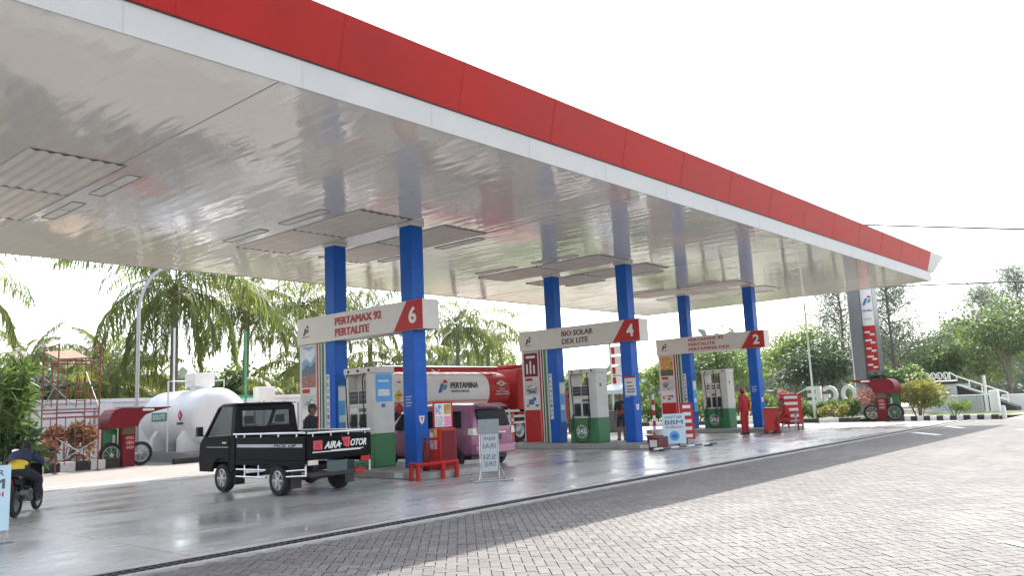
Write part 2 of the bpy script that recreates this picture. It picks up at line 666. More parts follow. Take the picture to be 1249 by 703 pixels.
# painted road marks on the pavers
pmk = pm('road paint', (0.8, 0.8, 0.78), 0.7, var=0.1, scale=12)
for k, (pts, lab) in enumerate([
        ([(33.0, 8.1), (31.4, 7.15), (31.6, 7.0), (33.3, 7.95)], 'white painted dash on shaded paving nearest the right kerb'),
        ([(28.9, 8.1), (27.3, 6.9), (27.5, 6.75), (29.2, 7.95)], 'white painted dash on shaded paving beside the drain end'),
        ([(29.9, 5.3), (29.0, 4.3), (29.2, 4.15), (30.2, 5.15)], 'white painted dash on the sunlit paving at the far right')]):
    mb = MB().prism(pts, (0, 0, 0.0045), (1, 0, 0), (0, 1, 0), (0, 0, 1), 0.002)
    tag(obj('road_marking', mb, pmk, smooth=False), lab, 'road marking', 'white marks painted on the paving')
mb = MB()
pts = [(9.02, 1.87), (8.95, 1.78), (8.72, 1.52), (8.2, 1.0), (8.28, 0.92), (8.80, 1.45), (9.08, 1.76)]
mb.prism(pts, (0, 0, 0.0045), (1, 0, 0), (0, 1, 0), (0, 0, 1), 0.002)
mb.prism([(10.15, 1.92), (9.7, 1.5), (9.2, 0.9), (9.3, 0.85), (10.25, 1.85)], (0, 0, 0.0045), (1, 0, 0), (0, 1, 0), (0, 0, 1), 0.002)
tag(obj('road_marking', mb, pmk, smooth=False), 'curved white paint stroke on near sunlit pavers at right edge', 'road marking', 'white marks painted on the paving')


# ------------------------------------------------------------------ canopy
YF, YB, XR, XL, HC = 9.12, 23.34, 38.0, -9.0, 5.985
CX = (12.99, 22.26, 31.54)
CYF, CYB = 14.46, 17.49


def soffit_mat():
    m = bpy.data.materials.new('glossy soffit panels')
    m.use_nodes = True
    nt = m.node_tree
    b = nt.nodes['Principled BSDF']
    tc = nt.nodes.new('ShaderNodeTexCoord')
    n = nt.nodes.new('ShaderNodeTexNoise')
    n.inputs['Scale'].default_value = 0.35
    n.inputs['Detail'].default_value = 5
    nt.links.new(tc.outputs['Object'], n.inputs['Vector'])
    rp = nt.nodes.new('ShaderNodeValToRGB')
    rp.color_ramp.elements[0].color = (0.77, 0.735, 0.68, 1)
    rp.color_ramp.elements[1].color = (0.86, 0.83, 0.78, 1)
    nt.links.new(n.outputs['Fac'], rp.inputs[0])
    nt.links.new(rp.outputs[0], b.inputs['Base Color'])
    b.inputs['Roughness'].default_value = 0.035
    b.inputs['IOR'].default_value = 1.55
    # every narrow panel is slightly dished, and each sits at its own tilt
    sx = nt.nodes.new('ShaderNodeSeparateXYZ')
    nt.links.new(tc.outputs['Object'], sx.inputs[0])
    mu = nt.nodes.new('ShaderNodeMath')
    mu.operation = 'MULTIPLY'
    mu.inputs[1].default_value = 2 * math.pi / 0.30
    nt.links.new(sx.outputs['X'], mu.inputs[0])
    sn = nt.nodes.new('ShaderNodeMath')
    sn.operation = 'SINE'
    nt.links.new(mu.outputs[0], sn.inputs[0])
    mp = nt.nodes.new('ShaderNodeMapping')
    mp.inputs['Scale'].default_value = (2.2, 0.25, 1)
    nt.links.new(tc.outputs['Object'], mp.inputs['Vector'])
    n2 = nt.nodes.new('ShaderNodeTexNoise')
    n2.inputs['Scale'].default_value = 1.4
    n2.inputs['Detail'].default_value = 3
    nt.links.new(mp.outputs[0], n2.inputs['Vector'])
    ad = nt.nodes.new('ShaderNodeMath')
    ad.operation = 'MULTIPLY_ADD'
    ad.inputs[1].default_value = 0.045
    nt.links.new(sn.outputs[0], ad.inputs[0])
    nt.links.new(n2.outputs['Fac'], ad.inputs[2])
    bp = nt.nodes.new('ShaderNodeBump')
    bp.inputs['Strength'].default_value = 0.36
    bp.inputs['Distance'].default_value = 0.03
    nt.links.new(ad.outputs[0], bp.inputs['Height'])
    nt.links.new(bp.outputs[0], b.inputs['Normal'])
    return m


can = thing('canopy', 'huge flat forecourt canopy with red and white fascia and glossy white ceiling', 'canopy', (15, 16, HC))
m = MB().box(XL, XR, YF, YB, HC, HC + 0.12).mat(1)
for sxx in (-3.4, 5.9, 15.2, 24.5, 33.8):
    m.box(sxx, sxx + 0.018, YF + 0.02, YB - 0.02, HC - 0.004, HC - 0.001)
obj('soffit', m, [soffit_mat(), pm('seam shadow', (0.42, 0.39, 0.36), 0.6)], can, smooth=False)
obj('roof', MB().box(XL, XR - 0.15, YF + 0.35, YB - 0.1, 6.9, 6.98), midgrey, can, smooth=False)
trim = pm('fascia white', (0.53, 0.52, 0.50), 0.55, var=0.06, scale=0.7)
m = MB()
m.box(XL, XR + 0.15, YF - 0.03, YF - 0.003, HC - 0.02, 6.37)
m.box(XR + 0.003, XR + 0.03, YF, YB, HC - 0.02, 6.37)
m.box(XL, XR + 0.03, YB + 0.003, YB + 0.03, HC - 0.02, 6.37)
obj('white_fascia_band', m, trim, can, smooth=False)
m = MB()
YT = 8.88
m.hexa([(XL, YF - 0.06, 6.385), (37.55, YF - 0.06, 6.385), (37.55, YF + 0.0, 6.385), (XL, YF + 0.0, 6.385)],
       [(XL, YT, 7.2), (37.7, YT, 7.2), (37.7, YT + 0.06, 7.2), (XL, YT + 0.06, 7.2)])
red_m = m
m = MB()
m.hexa([(37.56, YF - 0.06, 6.385), (38.5, YF - 0.06, 6.385), (38.5, YF, 6.385), (37.56, YF, 6.385)],
       [(37.71, YT, 7.2), (39.75, YT, 7.2), (39.75, YT + 0.06, 7.2), (37.71, YT + 0.06, 7.2)])
obj('bare_fascia_corner', m, steel, can, smooth=False)
m = MB()
m.hexa([(38.3, YF + 0.01, 6.385), (38.36, YF + 0.01, 6.385), (38.36, YB, 6.385), (38.3, YB, 6.385)],
       [(39.3, YT + 0.07, 7.2), (39.36, YT + 0.07, 7.2), (39.36, YB + 0.4, 7.2), (39.3, YB + 0.4, 7.2)])
m.hexa([(XL, YB + 0.01, 6.385), (38.3, YB + 0.01, 6.385), (38.3, YB + 0.06, 6.385), (XL, YB + 0.06, 6.385)],
       [(XL, YB + 0.3, 7.2), (39.2, YB + 0.3, 7.2), (39.2, YB + 0.36, 7.2), (XL, YB + 0.36, 7.2)])
obj('rear_fascia', m, fascia_red, can, smooth=False)
m = MB()
m.box(XL, 37.6, YF - 0.052, YF - 0.034, 6.372, 6.382)
obj('shadow_gap', m, black, can, smooth=False)
jm = red_m.mat(1)
gv = Vector((0, YT - (YF - 0.06), 7.2 - 6.385)).normalized()
for gx in np.arange(XL + 1.2, 37.5, 2.44):
    jm.plate(Vector((gx, YF - 0.0635, 6.39)) , (1, 0, 0), gv, 0.008, 0.835, 0.002)
obj('red_fascia', red_m, [fascia_red, pm('joint red', (0.34, 0.009, 0.006), 0.6, spec=0.2)], can, smooth=False, fixn=False)
jm = MB()
for gx in np.arange(XL + 0.6, 38.0, 2.44):
    jm.plate((gx, YF - 0.031, HC - 0.015), (1, 0, 0), (0, 0, 1), 0.010, 0.375, 0.002)
obj('band_joint', jm, pm('joint white', (0.49, 0.48, 0.465), 0.6), can, smooth=False)
# ghost marks of removed lettering on the red band
m = MB()
gv = Vector((0, YT - (YF - 0.06), 7.2 - 6.385)).normalized()
for gx, hh, kind in ((22.6, 0.5, 0), (25.1, 0.45, 1), (28.0, 0.6, 2), (33.6, 0.55, 2), (34.5, 0.25, 0), (36.6, 0.3, 1)):
    o_ = Vector((gx, YF - 0.066, 6.5))
    if kind == 2:
        m.plate(o_, (1, 0, 0), gv, 0.05, hh, 0.002)
        m.plate(o_ + Vector((0.05, 0, 0)), (1, 0, 0), gv, 0.14, 0.03, 0.002)
    else:
        for a in range(0, 300 if kind else 200, 30):
            t0, t1 = R(a), R(a + 30)
            c0 = o_ + Vector((0.17, 0, 0)) + gv * (hh / 2)
            q = lambda t, r: c0 + Vector((1, 0, 0)) * (r * math.cos(t) * 0.75) + gv * (r * math.sin(t))
            ro, ri = hh / 2, hh / 2 - 0.055
            nrm = Vector((1, 0, 0)).cross(gv) * 0.002
            b4 = [q(t0, ri), q(t0, ro), q(t1, ro), q(t1, ri)]
            m.hexa(b4, [p + nrm for p in b4])
obj('letter_ghost', m, pm('ghost marks', (0.72, 0.22, 0.2), 0.6, var=0.3, scale=20), can, smooth=False)
# panel seams, corrugated access strips and fluorescent fittings
corr = pm('corrugated liner', (0.70, 0.65, 0.59), 0.55, var=0.1, scale=1.5)
for cxx in (3.7,) + CX:
    for x0, x1 in ((cxx - 1.85, cxx - 0.28), (cxx + 0.75, cxx + 2.3)):
        for y0, y1 in ((14.08, 16.62), (16.68, 19.25)):
            m = MB()
            n = 28
            per = (x1 - x0) / 7
            xs = [x0 + (x1 - x0) * i / (n * 2) for i in range(n * 2 + 1)]
            zs = [HC - 0.026 + 0.014 * math.cos(2 * math.pi * (xx - x0) / per) for xx in xs]
            vsn = [(xx, y0, zz) for xx, zz in zip(xs, zs)] + [(xx, y1, zz) for xx, zz in zip(xs, zs)]
            k = len(xs)
            m.add(vsn, [(i, i + 1, k + i + 1, k + i) for i in range(k - 1)])
            obj('corrugated_panel', m, corr, can, smooth=True)
            m = MB()
            m.box(x0, x1, y1 + 0.004, y1 + 0.03, HC - 0.036, HC - 0.002)
            m.box(x1 + 0.004, x1 + 0.012, y0, y1, HC - 0.02, HC - 0.002)
            obj('panel_frame', m, midgrey, can, smooth=False)
    for x0 in (cxx - 2.5, cxx + 2.55):
        for y0 in (14.6, 17.1):
            m = MB()
            m.box(x0, x0 + 0.26, y0, y0 + 0.012, HC - 0.02, HC - 0.002)
            m.box(x0, x0 + 0.26, y0 + 1.7, y0 + 1.72, HC - 0.03, HC - 0.002)
            m.box(x0, x0 + 0.012, y0 + 0.021, y0 + 1.699, HC - 0.02, HC - 0.002)
            m.box(x0 + 0.248, x0 + 0.26, y0 + 0.021, y0 + 1.699, HC - 0.03, HC - 0.002)
            fr = obj('ceiling_light', m, pm('fitting frame', (0.4, 0.38, 0.35), 0.5) if 'fitting frame' not in bpy.data.materials else bpy.data.materials['fitting frame'], can, smooth=False)
            m = MB()
            m.box(x0 + 0.022, x0 + 0.238, y0 + 0.022, y0 + 0.8, HC - 0.016, HC - 0.003)
            m.box(x0 + 0.022, x0 + 0.238, y0 + 0.86, y0 + 1.698, HC - 0.016, HC - 0.003)
            obj('diffuser', m, white, fr, smooth=False)

# ------------------------------------------------------------------ columns
col_labels = {
    (0, 0): 'near blue column in front of the mauve car, behind the red rail',
    (0, 1): 'rear blue column of island six with poster, behind the black pickup',
    (1, 0): 'near blue column of island four with square notice and dark figure behind',
    (1, 1): 'rear blue column of island four beside the red panel and tanker',
    (2, 0): 'near blue column of island two between the two attendants in red',
    (2, 1): 'rear blue column of island two beside the pale blue board'}
STK = pm('white sticker', (0.72, 0.72, 0.70), 0.5, var=0.2, scale=30)
cols = {}
for i, cxx in enumerate(CX):
    for j, cyy in enumerate((CYF, CYB)):
        t = thing('canopy_column', col_labels[(i, j)], 'column', (cxx, cyy, 0.15), 'blue columns under the canopy')
        cols[(i, j)] = t
        obj('shaft', MB().box(cxx - 0.2, cxx + 0.2, cyy - 0.2, cyy + 0.2, 0.15, HC - 0.004), blue, t, bevel=0.012)
        m = MB()
        for a, b_ in (((-0.23, 0.23), (-0.23, -0.203)), ((-0.23, 0.23), (0.203, 0.23)), ((-0.23, -0.203), (-0.2, 0.2)), ((0.203, 0.23), (-0.2, 0.2))):
            m.box(cxx + a[0], cxx + a[1], cyy + b_[0], cyy + b_[1], HC - 0.1, HC - 0.005)
        obj('collar', m, offwhite, t)
        xf_ = cxx - 0.2
        if j == 1:
            # upright sticker strip and blue poster
            m = MB().plate((xf_ - 0.002, cyy + 0.17, 0.95), *XM, 0.13, 1.55, 0.004)
            sk = obj('strip_sticker', m, STK, t)
            for q in range(9):
                text('lettering', 'PROMOSIHP'[q], (xf_ - 0.007, cyy + 0.145, 2.34 - q * 0.165), *XM, 0.08, 0.11, dkgrey, sk, 0.002)
            yl = -0.1 if i == 0 else -0.02
            m = MB().plate((cxx - 0.12, cyy - 0.202, 0.85), *YM, 0.3, 1.35, 0.004)
            po = obj('poster', m, ltblue, t)
            obj('poster_picture', MB().plate((cxx - 0.11, cyy - 0.207, 1.8), *YM, 0.28, 0.36, 0.003), STK, po)
            obj('poster_print', MB().plate((cxx - 0.09, cyy - 0.207, 1.25), *YM, 0.2, 0.18, 0.003), paleblue, po)
        else:
            m = MB().prism([(-0.09, 0.14), (0.09, 0.14), (0.06, 0), (0.0, -0.06), (-0.06, 0)], (cxx, cyy - 0.2015, 1.2), (1, 0, 0), (0, 0, 1), (0, -1, 0), 0.003)
            bd = obj('badge', m, white, t)
            m = MB().prism([(-0.05, 0.11), (0.05, 0.11), (0.0, 0.0)], (cxx, cyy - 0.206, 1.2), (1, 0, 0), (0, 0, 1), (0, -1, 0), 0.002)
            obj('badge_print', m, orange, bd)
            m = MB()
            for q in range(4):
                m.plate((xf_ - 0.001, cyy + 0.12, 1.78 - q * 0.07), *XM, 0.22 - 0.04 * (q % 2), 0.03, 0.002)
            obj('lettering', m, pm('pale print', (0.35, 0.42, 0.55), 0.5), t)
# square notice on near column of island four
t = cols[(1, 0)]
m = MB().plate((CX[1] - 0.203, CYF + 0.1, 1.62), *XM, 0.42, 0.62, 0.006)
nt_ = obj('notice', m, STK, t)
m = MB().plate((CX[1] - 0.21, CYF + 0.1, 2.18), *XM, 0.42, 0.06, 0.003)
obj('notice_header', m, red, nt_)
m = MB()
for z_, w_ in ((2.02, 0.2), (1.9, 0.24), (1.8, 0.3), (1.72, 0.3)):
    m.plate((CX[1] - 0.21, CYF + 0.03, z_), *XM, w_, 0.035, 0.003)
obj('notice_print', m, dkgrey, nt_)

# ------------------------------------------------------------------ islands
for i, cxx in enumerate(CX):
    m = MB()
    x0, x1, y0, y1 = cxx - 1.05, cxx + 1.05, 13.0, 19.3
    m.prism([(x0, y0 + 0.2), (x0 + 0.2, y0), (x1 - 0.2, y0), (x1, y0 + 0.2), (x1, y1 - 0.2), (x1 - 0.2, y1), (x0 + 0.2, y1), (x0, y1 - 0.2)],
            (0, 0, -0.003), (1, 0, 0), (0, 1, 0), (0, 0, 1), 0.153)
    lab = ['low concrete pump island under the sign numbered 6', 'low concrete pump island under the sign numbered 4', 'low concrete pump island under the sign numbered 2'][i]
    t = thing('pump_island', lab, 'pump island', (cxx, 16, 0), 'raised concrete pump islands')
    obj('plinth', m, conc, t, bevel=0.02)
    m = MB()
    for yy in ([13.25, 13.75] if i == 0 else [13.3, 18.6]):
        m.plate((x0 - 0.003, yy + 0.3, 0.02), *XM, 0.3, 0.11, 0.002)
    obj('painted_patch', m, kerb_white, t)


# ------------------------------------------------------------------ header signs with numbers
def header_sign(i, lines, num, tcol, label):
    cxx = CX[i]
    x0, x1 = cxx - 0.262, cxx + 0.262
    y0, y1, z0, z1 = 13.84, 18.88, 3.35, 4.055
    t = thing('header_sign', label, 'sign', (cxx, 16, z0), 'pump number signs across the columns')
    m = MB()
    # four-sided sleeve that wraps both columns
    m.box(x0, x0 + 0.05, y0, y1, z0, z1)
    m.box(x1 - 0.05, x1, y0, y1, z0, z1)
    m.box(x0 + 0.05, x1 - 0.05, y0, y0 + 0.04, z0, z1)
    m.box(x0 + 0.05, x1 - 0.05, y1 - 0.04, y1, z0, z1)
    for ya, yb in ((y0 + 0.04, 14.25), (14.67, 17.28), (17.7, y1 - 0.04)):
        m.box(x0 + 0.05, x1 - 0.05, ya, yb, z1 - 0.03, z1 - 0.004)
        m.box(x0 + 0.05, x1 - 0.05, ya, yb, z0 + 0.004, z0 + 0.03)
    obj('sign_box', m, sign_white, t, bevel=0.006)
    m = MB().prism([(4.0, 0.004), (5.04, 0.004), (5.04, z1 - z0 - 0.004), (4.5, z1 - z0 - 0.004)], (x0 - 0.001, y1, z0), XM[0], XM[1], (-1, 0, 0), 0.005)
    rp = obj('number_panel', m, red, t, smooth=False)
    text('number', num, (x0 - 0.008, y1 - 4.56, z0 + 0.15), *XM, 0.27, 0.40, white, rp, 0.006, 0.03)
    for ln, (ya, zz, w, h) in lines:
        text('lettering', ln, (x0 - 0.002, y1 - ya, z0 + zz), *XM, w, h, tcol, t, 0.012, 0.03 if i == 0 else 0.016)
    emblem('emblem', (x0 - 0.002, y1 - 0.28, z0 + 0.24), *XM, 0.26, [black], t)
    obj('emblem_line', MB().plate((x0 - 0.001, y1 - 0.24, z0 + 0.185), *XM, 0.32, 0.018, 0.004), black, t)


header_sign(0, [('PERTAMAX 92', (1.70, 0.385, 1.86, 0.20)), ('PERTALITE', (1.70, 0.10, 1.38, 0.20))], '6', letter_red,
            'white header sign reading PERTAMAX 92 PERTALITE with red number 6 panel')
header_sign(1, [('BIO SOLAR', (1.92, 0.385, 1.32, 0.18)), ('DEX LITE', (1.92, 0.12, 1.1, 0.18))], '4', pm('letter maroon', (0.16, 0.03, 0.025), 0.45),
            'white header sign reading BIO SOLAR DEX LITE with red number 4 panel')
header_sign(2, [('PERTAMAX 92', (1.62, 0.50, 1.65, 0.12)), ('PERTALITE', (1.62, 0.30, 1.25, 0.12)), ('PERTAMINA DEX', (1.62, 0.10, 1.9, 0.12))], '2', letter_red,
            'white header sign of three small text lines with red number 2 panel')


# ------------------------------------------------------------------ poster totems under the signs
def print_mat(name, cols, scale=9):
    m = bpy.data.materials.new(name)
    m.use_nodes = True
    nt = m.node_tree
    b = nt.nodes['Principled BSDF']
    b.inputs['Roughness'].default_value = 0.35
    tc = nt.nodes.new('ShaderNodeTexCoord')
    n = nt.nodes.new('ShaderNodeTexNoise')
    n.inputs['Scale'].default_value = scale
    n.inputs['Detail'].default_value = 4
    nt.links.new(tc.outputs['Object'], n.inputs['Vector'])
    rp = nt.nodes.new('ShaderNodeValToRGB')
    els = rp.color_ramp.elements
    els[0].position, els[1].position = 0.3, 0.7
    els[0].color, els[1].color = cols[0] + (1,), cols[-1] + (1,)
    for k in range(1, len(cols) - 1):
        e = els.new(0.3 + 0.4 * k / (len(cols) - 1))
        e.color = cols[k] + (1,)
    rp.color_ramp.interpolation = 'LINEAR'
    nt.links.new(n.outputs['Fac'], rp.inputs[0])
    nt.links.new(rp.outputs[0], b.inputs['Base Color'])
    return m


ltsky = pm('sky print', (.22, .36, .52), .4, var=.15)
pic_field = print_mat('landscape photo print', [(0.05, 0.12, 0.25), (0.35, 0.4, 0.45), (0.3, 0.07, 0.05), (0.6, 0.5, 0.45)])
pic_food = print_mat('orange photo print', [(0.1, 0.12, 0.04), (0.6, 0.28, 0.04), (0.75, 0.45, 0.08)], 5)
pic_grey = print_mat('grey photo print', [(0.08, 0.08, 0.09), (0.6, 0.58, 0.56), (0.3, 0.3, 0.3)], 8)
pic_blue = print_mat('blue and white print', [(0.55, 0.55, 0.58), (0.62, 0.6, 0.6), (0.08, 0.12, 0.35), (0.6, 0.1, 0.12)], 7)
panel_grey = pm('panel grey white', (0.62, 0.61, 0.58), 0.35)


def totem(i, label, top_mat, red_top):
    cxx = CX[i]
    x0 = cxx - 0.2
    ya, yb = 18.86, 17.70                     # left and right edge as read
    t = thing('poster_totem', label, 'display board', (cxx, 18.3, 0.15), 'tall poster boards beside the rear columns')
    obj('frame', MB().box(x0, cxx + 0.12, yb, ya, 0.15, 3.345), panel_grey, t, bevel=0.008)
    xx = x0 - 0.002

    def pl(name, a, b_, z0, z1, mt, par=t, lift=0.0):
        return obj(name, MB().plate((xx - lift, ya - a, z0), *XM, b_ - a, z1 - z0, 0.004), mt, par, smooth=False)
    if red_top:
        p = pl('poster', 0.1, 0.72, 2.45, 3.28, dkred)
        pl('poster_print', 0.2, 0.62, 3.1, 3.18, white, p, 0.004)
        pl('poster_print', 0.2, 0.27, 2.55, 2.9, white, p, 0.004)
        pl('poster_print', 0.36, 0.43, 2.55, 3.0, white, p, 0.004)
        pl('poster_print', 0.52, 0.59, 2.55, 2.85, white, p, 0.004)
    else:
        za, zb_ = (2.2 if i == 0 else 2.45), 3.28
        hp = zb_ - za
        p = pl('poster', 0.1, 0.72, za, zb_, ltsky if i == 0 else pic_food)
        o_ = Vector((xx - 0.004, ya - 0.1, za))
        if i == 0:
            obj('poster_print', MB().prism([(0, hp * .62), (.2, hp * .72), (.42, hp * .60), (.62, hp * .78), (.62, hp), (.35, hp * .9), (0, hp)], o_, *XM, (-1, 0, 0), .002), pm('cloud print', (.62, .66, .70), .4, var=.15), p)
            obj('poster_print', MB().prism([(0, hp * .28), (.62, hp * .30), (.62, hp * .62), (.4, hp * .5), (.25, hp * .58), (0, hp * .42)], o_, *XM, (-1, 0, 0), .003), pm('hill print', (.10, .14, .17), .4, var=.3, scale=20), p)
            obj('poster_print', MB().prism([(0, 0), (.62, 0), (.62, hp * .34), (.45, hp * .26), (.3, hp * .36), (.12, hp * .24), (0, hp * .3)], o_, *XM, (-1, 0, 0), .004), pm('roof print', (.34, .13, .10), .4, var=.6, scale=22), p)
        else:
            obj('poster_print', MB().prism([(0, 0), (.62, 0), (.62, hp * .28), (.4, hp * .36), (.2, hp * .26), (0, hp * .34)], o_, *XM, (-1, 0, 0), .003), pm('field print', (.06, .09, .03), .4, var=.5, scale=18), p)
    pl('heading', 0.12, 0.45, 2.05 if i == 0 else 2.3, 2.16 if i == 0 else 2.4, red)
    rr = random.Random(40 + i)
    for z0, z1, bgm, mats in ((1.68 if i == 0 else 1.82, 2.0 if i == 0 else 2.25, pm('pale print ground', (.52, .51, .49), .4, var=.1), [dkgrey, midgrey, midgrey, STK]),
                              (1.1 if i == 0 else 1.32, 1.62 if i == 0 else 1.77, STK, [midblue, dkgrey, red, panel_grey])):
        pp = pl('photo_panel', 0.1, 0.72, z0, z1, bgm)
        m = MB()
        for q in range(11):
            a, h_ = rr.uniform(.12, .58), z1 - z0
            m.mat(rr.randrange(4)).plate((xx - .004 - q * .0006, ya - a, z0 + rr.uniform(.04, .6) * h_), *XM, min(.72 - a - .02, rr.uniform(.06, .2)), rr.uniform(.05, .34) * h_, .002)
        obj('poster_print', m, mats, pp, smooth=False)
    pl('base_panel', 0.05, 0.76, 0.17, 1.05 if i == 0 else 1.28, red)
    for a, b_, mt in ((0.78, 0.86, red), (0.862, 0.90, white), (0.902, 0.96, black), (0.962, 1.0, sign_white), (1.002, 1.10, green)):
        pl('stripe', a, b_, 0.155, 3.34, mt)


totem(0, 'white poster board with landscape picture and stripes beyond the pickup bed', pic_field, False)
totem(1, 'poster board with red bars chart poster and big red base by the tanker', pic_grey, True)
totem(2, 'poster board with orange picture and red base behind the pale blue board', pic_food, False)


# ------------------------------------------------------------------ fuel pumps
def pump(i, label, nz, end_poster):
    cxx = CX[i]
    xa, xb = cxx - 0.33, cxx + 0.33
    ya, yb = 16.75, 15.60
    W_ = ya - yb
    t = thing('fuel_pump', label, 'fuel pump', (cxx, 16.17, 0.15), 'white and green fuel pumps')
    obj('base_cabinet', MB().box(xa, xb, yb, ya, 0.153, 0.95), green, t, bevel=0.02)
    post_l = MB().box(xa + 0.02, xb - 0.02, ya - 0.14, ya - 0.01, 0.952, 2.42)
    obj('side_post', post_l, offwhite, t, bevel=0.012)
    post_r = MB().box(xa + 0.01, xb - 0.01, yb + 0.0, yb + 0.3, 0.952, 2.42)
    obj('hose_column', post_r, offwhite, t, bevel=0.012)
    obj('top_beam', MB().box(xa - 0.01, xb + 0.01, yb - 0.01, ya + 0.01, 2.422, 2.58), offwhite, t, bevel=0.02)
    # middle body
    obj('display_head', MB().box(xa + 0.06, xb - 0.06, yb + 0.302, ya - 0.142, 1.62, 2.02), panel_grey, t, bevel=0.01)
    obj('nozzle_housing', MB().box(xa + 0.05, xb - 0.05, yb + 0.302, ya - 0.142, 0.952, 1.618), offwhite, t, bevel=0.01)
    span = W_ - 0.444
    cw = span / nz
    for k in range(nz):
        y1 = ya - 0.142 - k * cw
        sc = obj('display', MB().plate((xa + 0.058, y1 - 0.015, 1.69), *XM, cw - 0.03, 0.31, 0.006), screen if i < 2 else panel_grey, t)
        obj('readout', MB().plate((xa + 0.051, y1 - 0.05, 1.78), *XM, cw - 0.1, 0.055, 0.003).plate((xa + 0.051, y1 - 0.05, 1.88), *XM, cw - 0.1, 0.055, 0.003),
            dkgrey if i < 2 else screen, sc)
        nb = MB().plate((xa + 0.048, y1 - 0.04, 1.02), *XM, cw - 0.08, 0.42, 0.006)
        obj('nozzle_boot', nb, black, t)
        m = MB()
        yc = y1 - cw / 2
        m.tube([(xa + 0.0, yc, 1.08), (xa - 0.02, yc, 1.22), (xa + 0.0, yc, 1.36), (xa + 0.04, yc, 1.40)], [0.022, 0.035, 0.03, 0.018], 8)
        m.tube([(xa - 0.01, yc + 0.02, 1.12), (xa - 0.06, yc + 0.02, 1.2), (xa - 0.02, yc + 0.02, 1.33)], 0.01, 6)
        obj('nozzle', m, black, t)
        m = MB().plate((xa + 0.048, y1 - 0.03, 1.49), *XM, cw - 0.06, 0.09, 0.005)
        obj('grade_label', m, [STK, dkgrey, STK][k % 3], t)
        yh = y1 - cw * (0.06 if k == 0 else 0.94)
        m = MB()
        m.tube([(xa - 0.005, yh, 2.44), (xa - 0.09, yh - 0.02, 2.30), (xa - 0.10, yh - 0.06, 1.7), (xa - 0.08, yh - 0.08, 1.05), (xa - 0.09, yh - 0.04, 0.62), (xa - 0.06, yh, 0.55), (xa - 0.08, yh + 0.03, 0.75), (xa - 0.02, yh, 1.08)], 0.016, 7)
        obj('hose', m, rubber, t)
    obj('round_emblem', MB().lathe((xa - 0.001, (ya + yb) / 2 + 0.1, 0.52), (-1, 0, 0), [(0.23, 0), (0.23, 0.004)], 28), pm('emblem green', (0.1, 0.2, 0.12), 0.4), t)
    text('lettering', '245', (xa - 0.006, (ya + yb) / 2 + 0.27, 0.44), *XM, 0.34, 0.17, white, t, 0.003, 0.02)
    m = MB()
    for a in range(0, 360, 30):
        t0, t1 = R(a), R(a + 22)
        q = lambda tt, r: Vector((xa - 0.0055, (ya + yb) / 2 + 0.1 - r * math.cos(tt), 0.52 + r * math.sin(tt)))
        b4 = [q(t0, 0.19), q(t0, 0.215), q(t1, 0.215), q(t1, 0.19)]
        m.hexa(b4, [p + Vector((-0.003, 0, 0)) for p in b4])
    obj('emblem_ring', m, white, t)
    m = MB()
    for yy in (ya - 0.2, (ya + yb) / 2, yb + 0.15):
        m.ball((xa - 0.02, yy, 2.5), 0.025, 0.035, 0.035, 10, 6)
    obj('hose_outlet', m, black, t)
    # upper shelf with card terminal in the open bay
    obj('card_terminal', MB().box(xa + 0.2, xb - 0.2, yb + 0.36, yb + 0.62, 2.022, 2.28), pm('terminal brown', (0.2, 0.13, 0.09), 0.5), t, bevel=0.01)
    if i == 0:
        obj('back_panel', MB().box(cxx - 0.05, cxx + 0.05, yb + 0.64, ya - 0.145, 2.022, 2.42), offwhite, t)
    if end_poster:
        p = obj('poster', MB().plate((xa + 0.07, yb - 0.001, 1.72), *YM, 0.52, 0.68, 0.004), ltblue, t)
        obj('poster_print', MB().plate((xa + 0.14, yb - 0.005, 1.86), *YM, 0.36, 0.16, 0.003), STK, p)
        obj('poster_print', MB().plate((xa + 0.14, yb - 0.005, 2.2), *YM, 0.34, 0.05, 0.003), paleblue, p)
        obj('small_label', MB().plate((xa + 0.24, yb - 0.001, 1.58), *YM, 0.12, 0.09, 0.004), midblue, t)
    else:
        obj('small_label', MB().plate((xa + 0.2, yb - 0.001, 1.98), *YM, 0.1, 0.1, 0.004), dkgrey, t)
    # hose loop resting at the foot
    if i:
        m = MB()
        pts = [(xa - 0.02, yb + 0.95, 0.5), (xa - 0.1, yb + 0.85, 0.25)] + [(xa - 0.12, yb + 0.6 + 0.22 * math.cos(a), 0.24 + 0.07 * math.sin(a)) for a in [R(x) for x in range(0, -200, -25)]] + [(xa - 0.02, yb + 0.35, 0.45)]
        m.tube(pts, 0.016, 7)
        obj('hose', m, rubber, t)


pump(0, 'white and green fuel pump with a blue end poster behind the pickup', 2, True)
pump(1, 'white and green two nozzle fuel pump under the sign numbered 4', 2, False)
pump(2, 'white and green three nozzle fuel pump beside the standing attendant', 3, False)



# ------------------------------------------------------------------ vehicles
def place(x, y, z, deg, sc=1.0):
    return Matrix.Translation((x, y, z)) @ Matrix.Rotation(R(deg), 4, 'Z') @ Matrix.Scale(sc, 4)


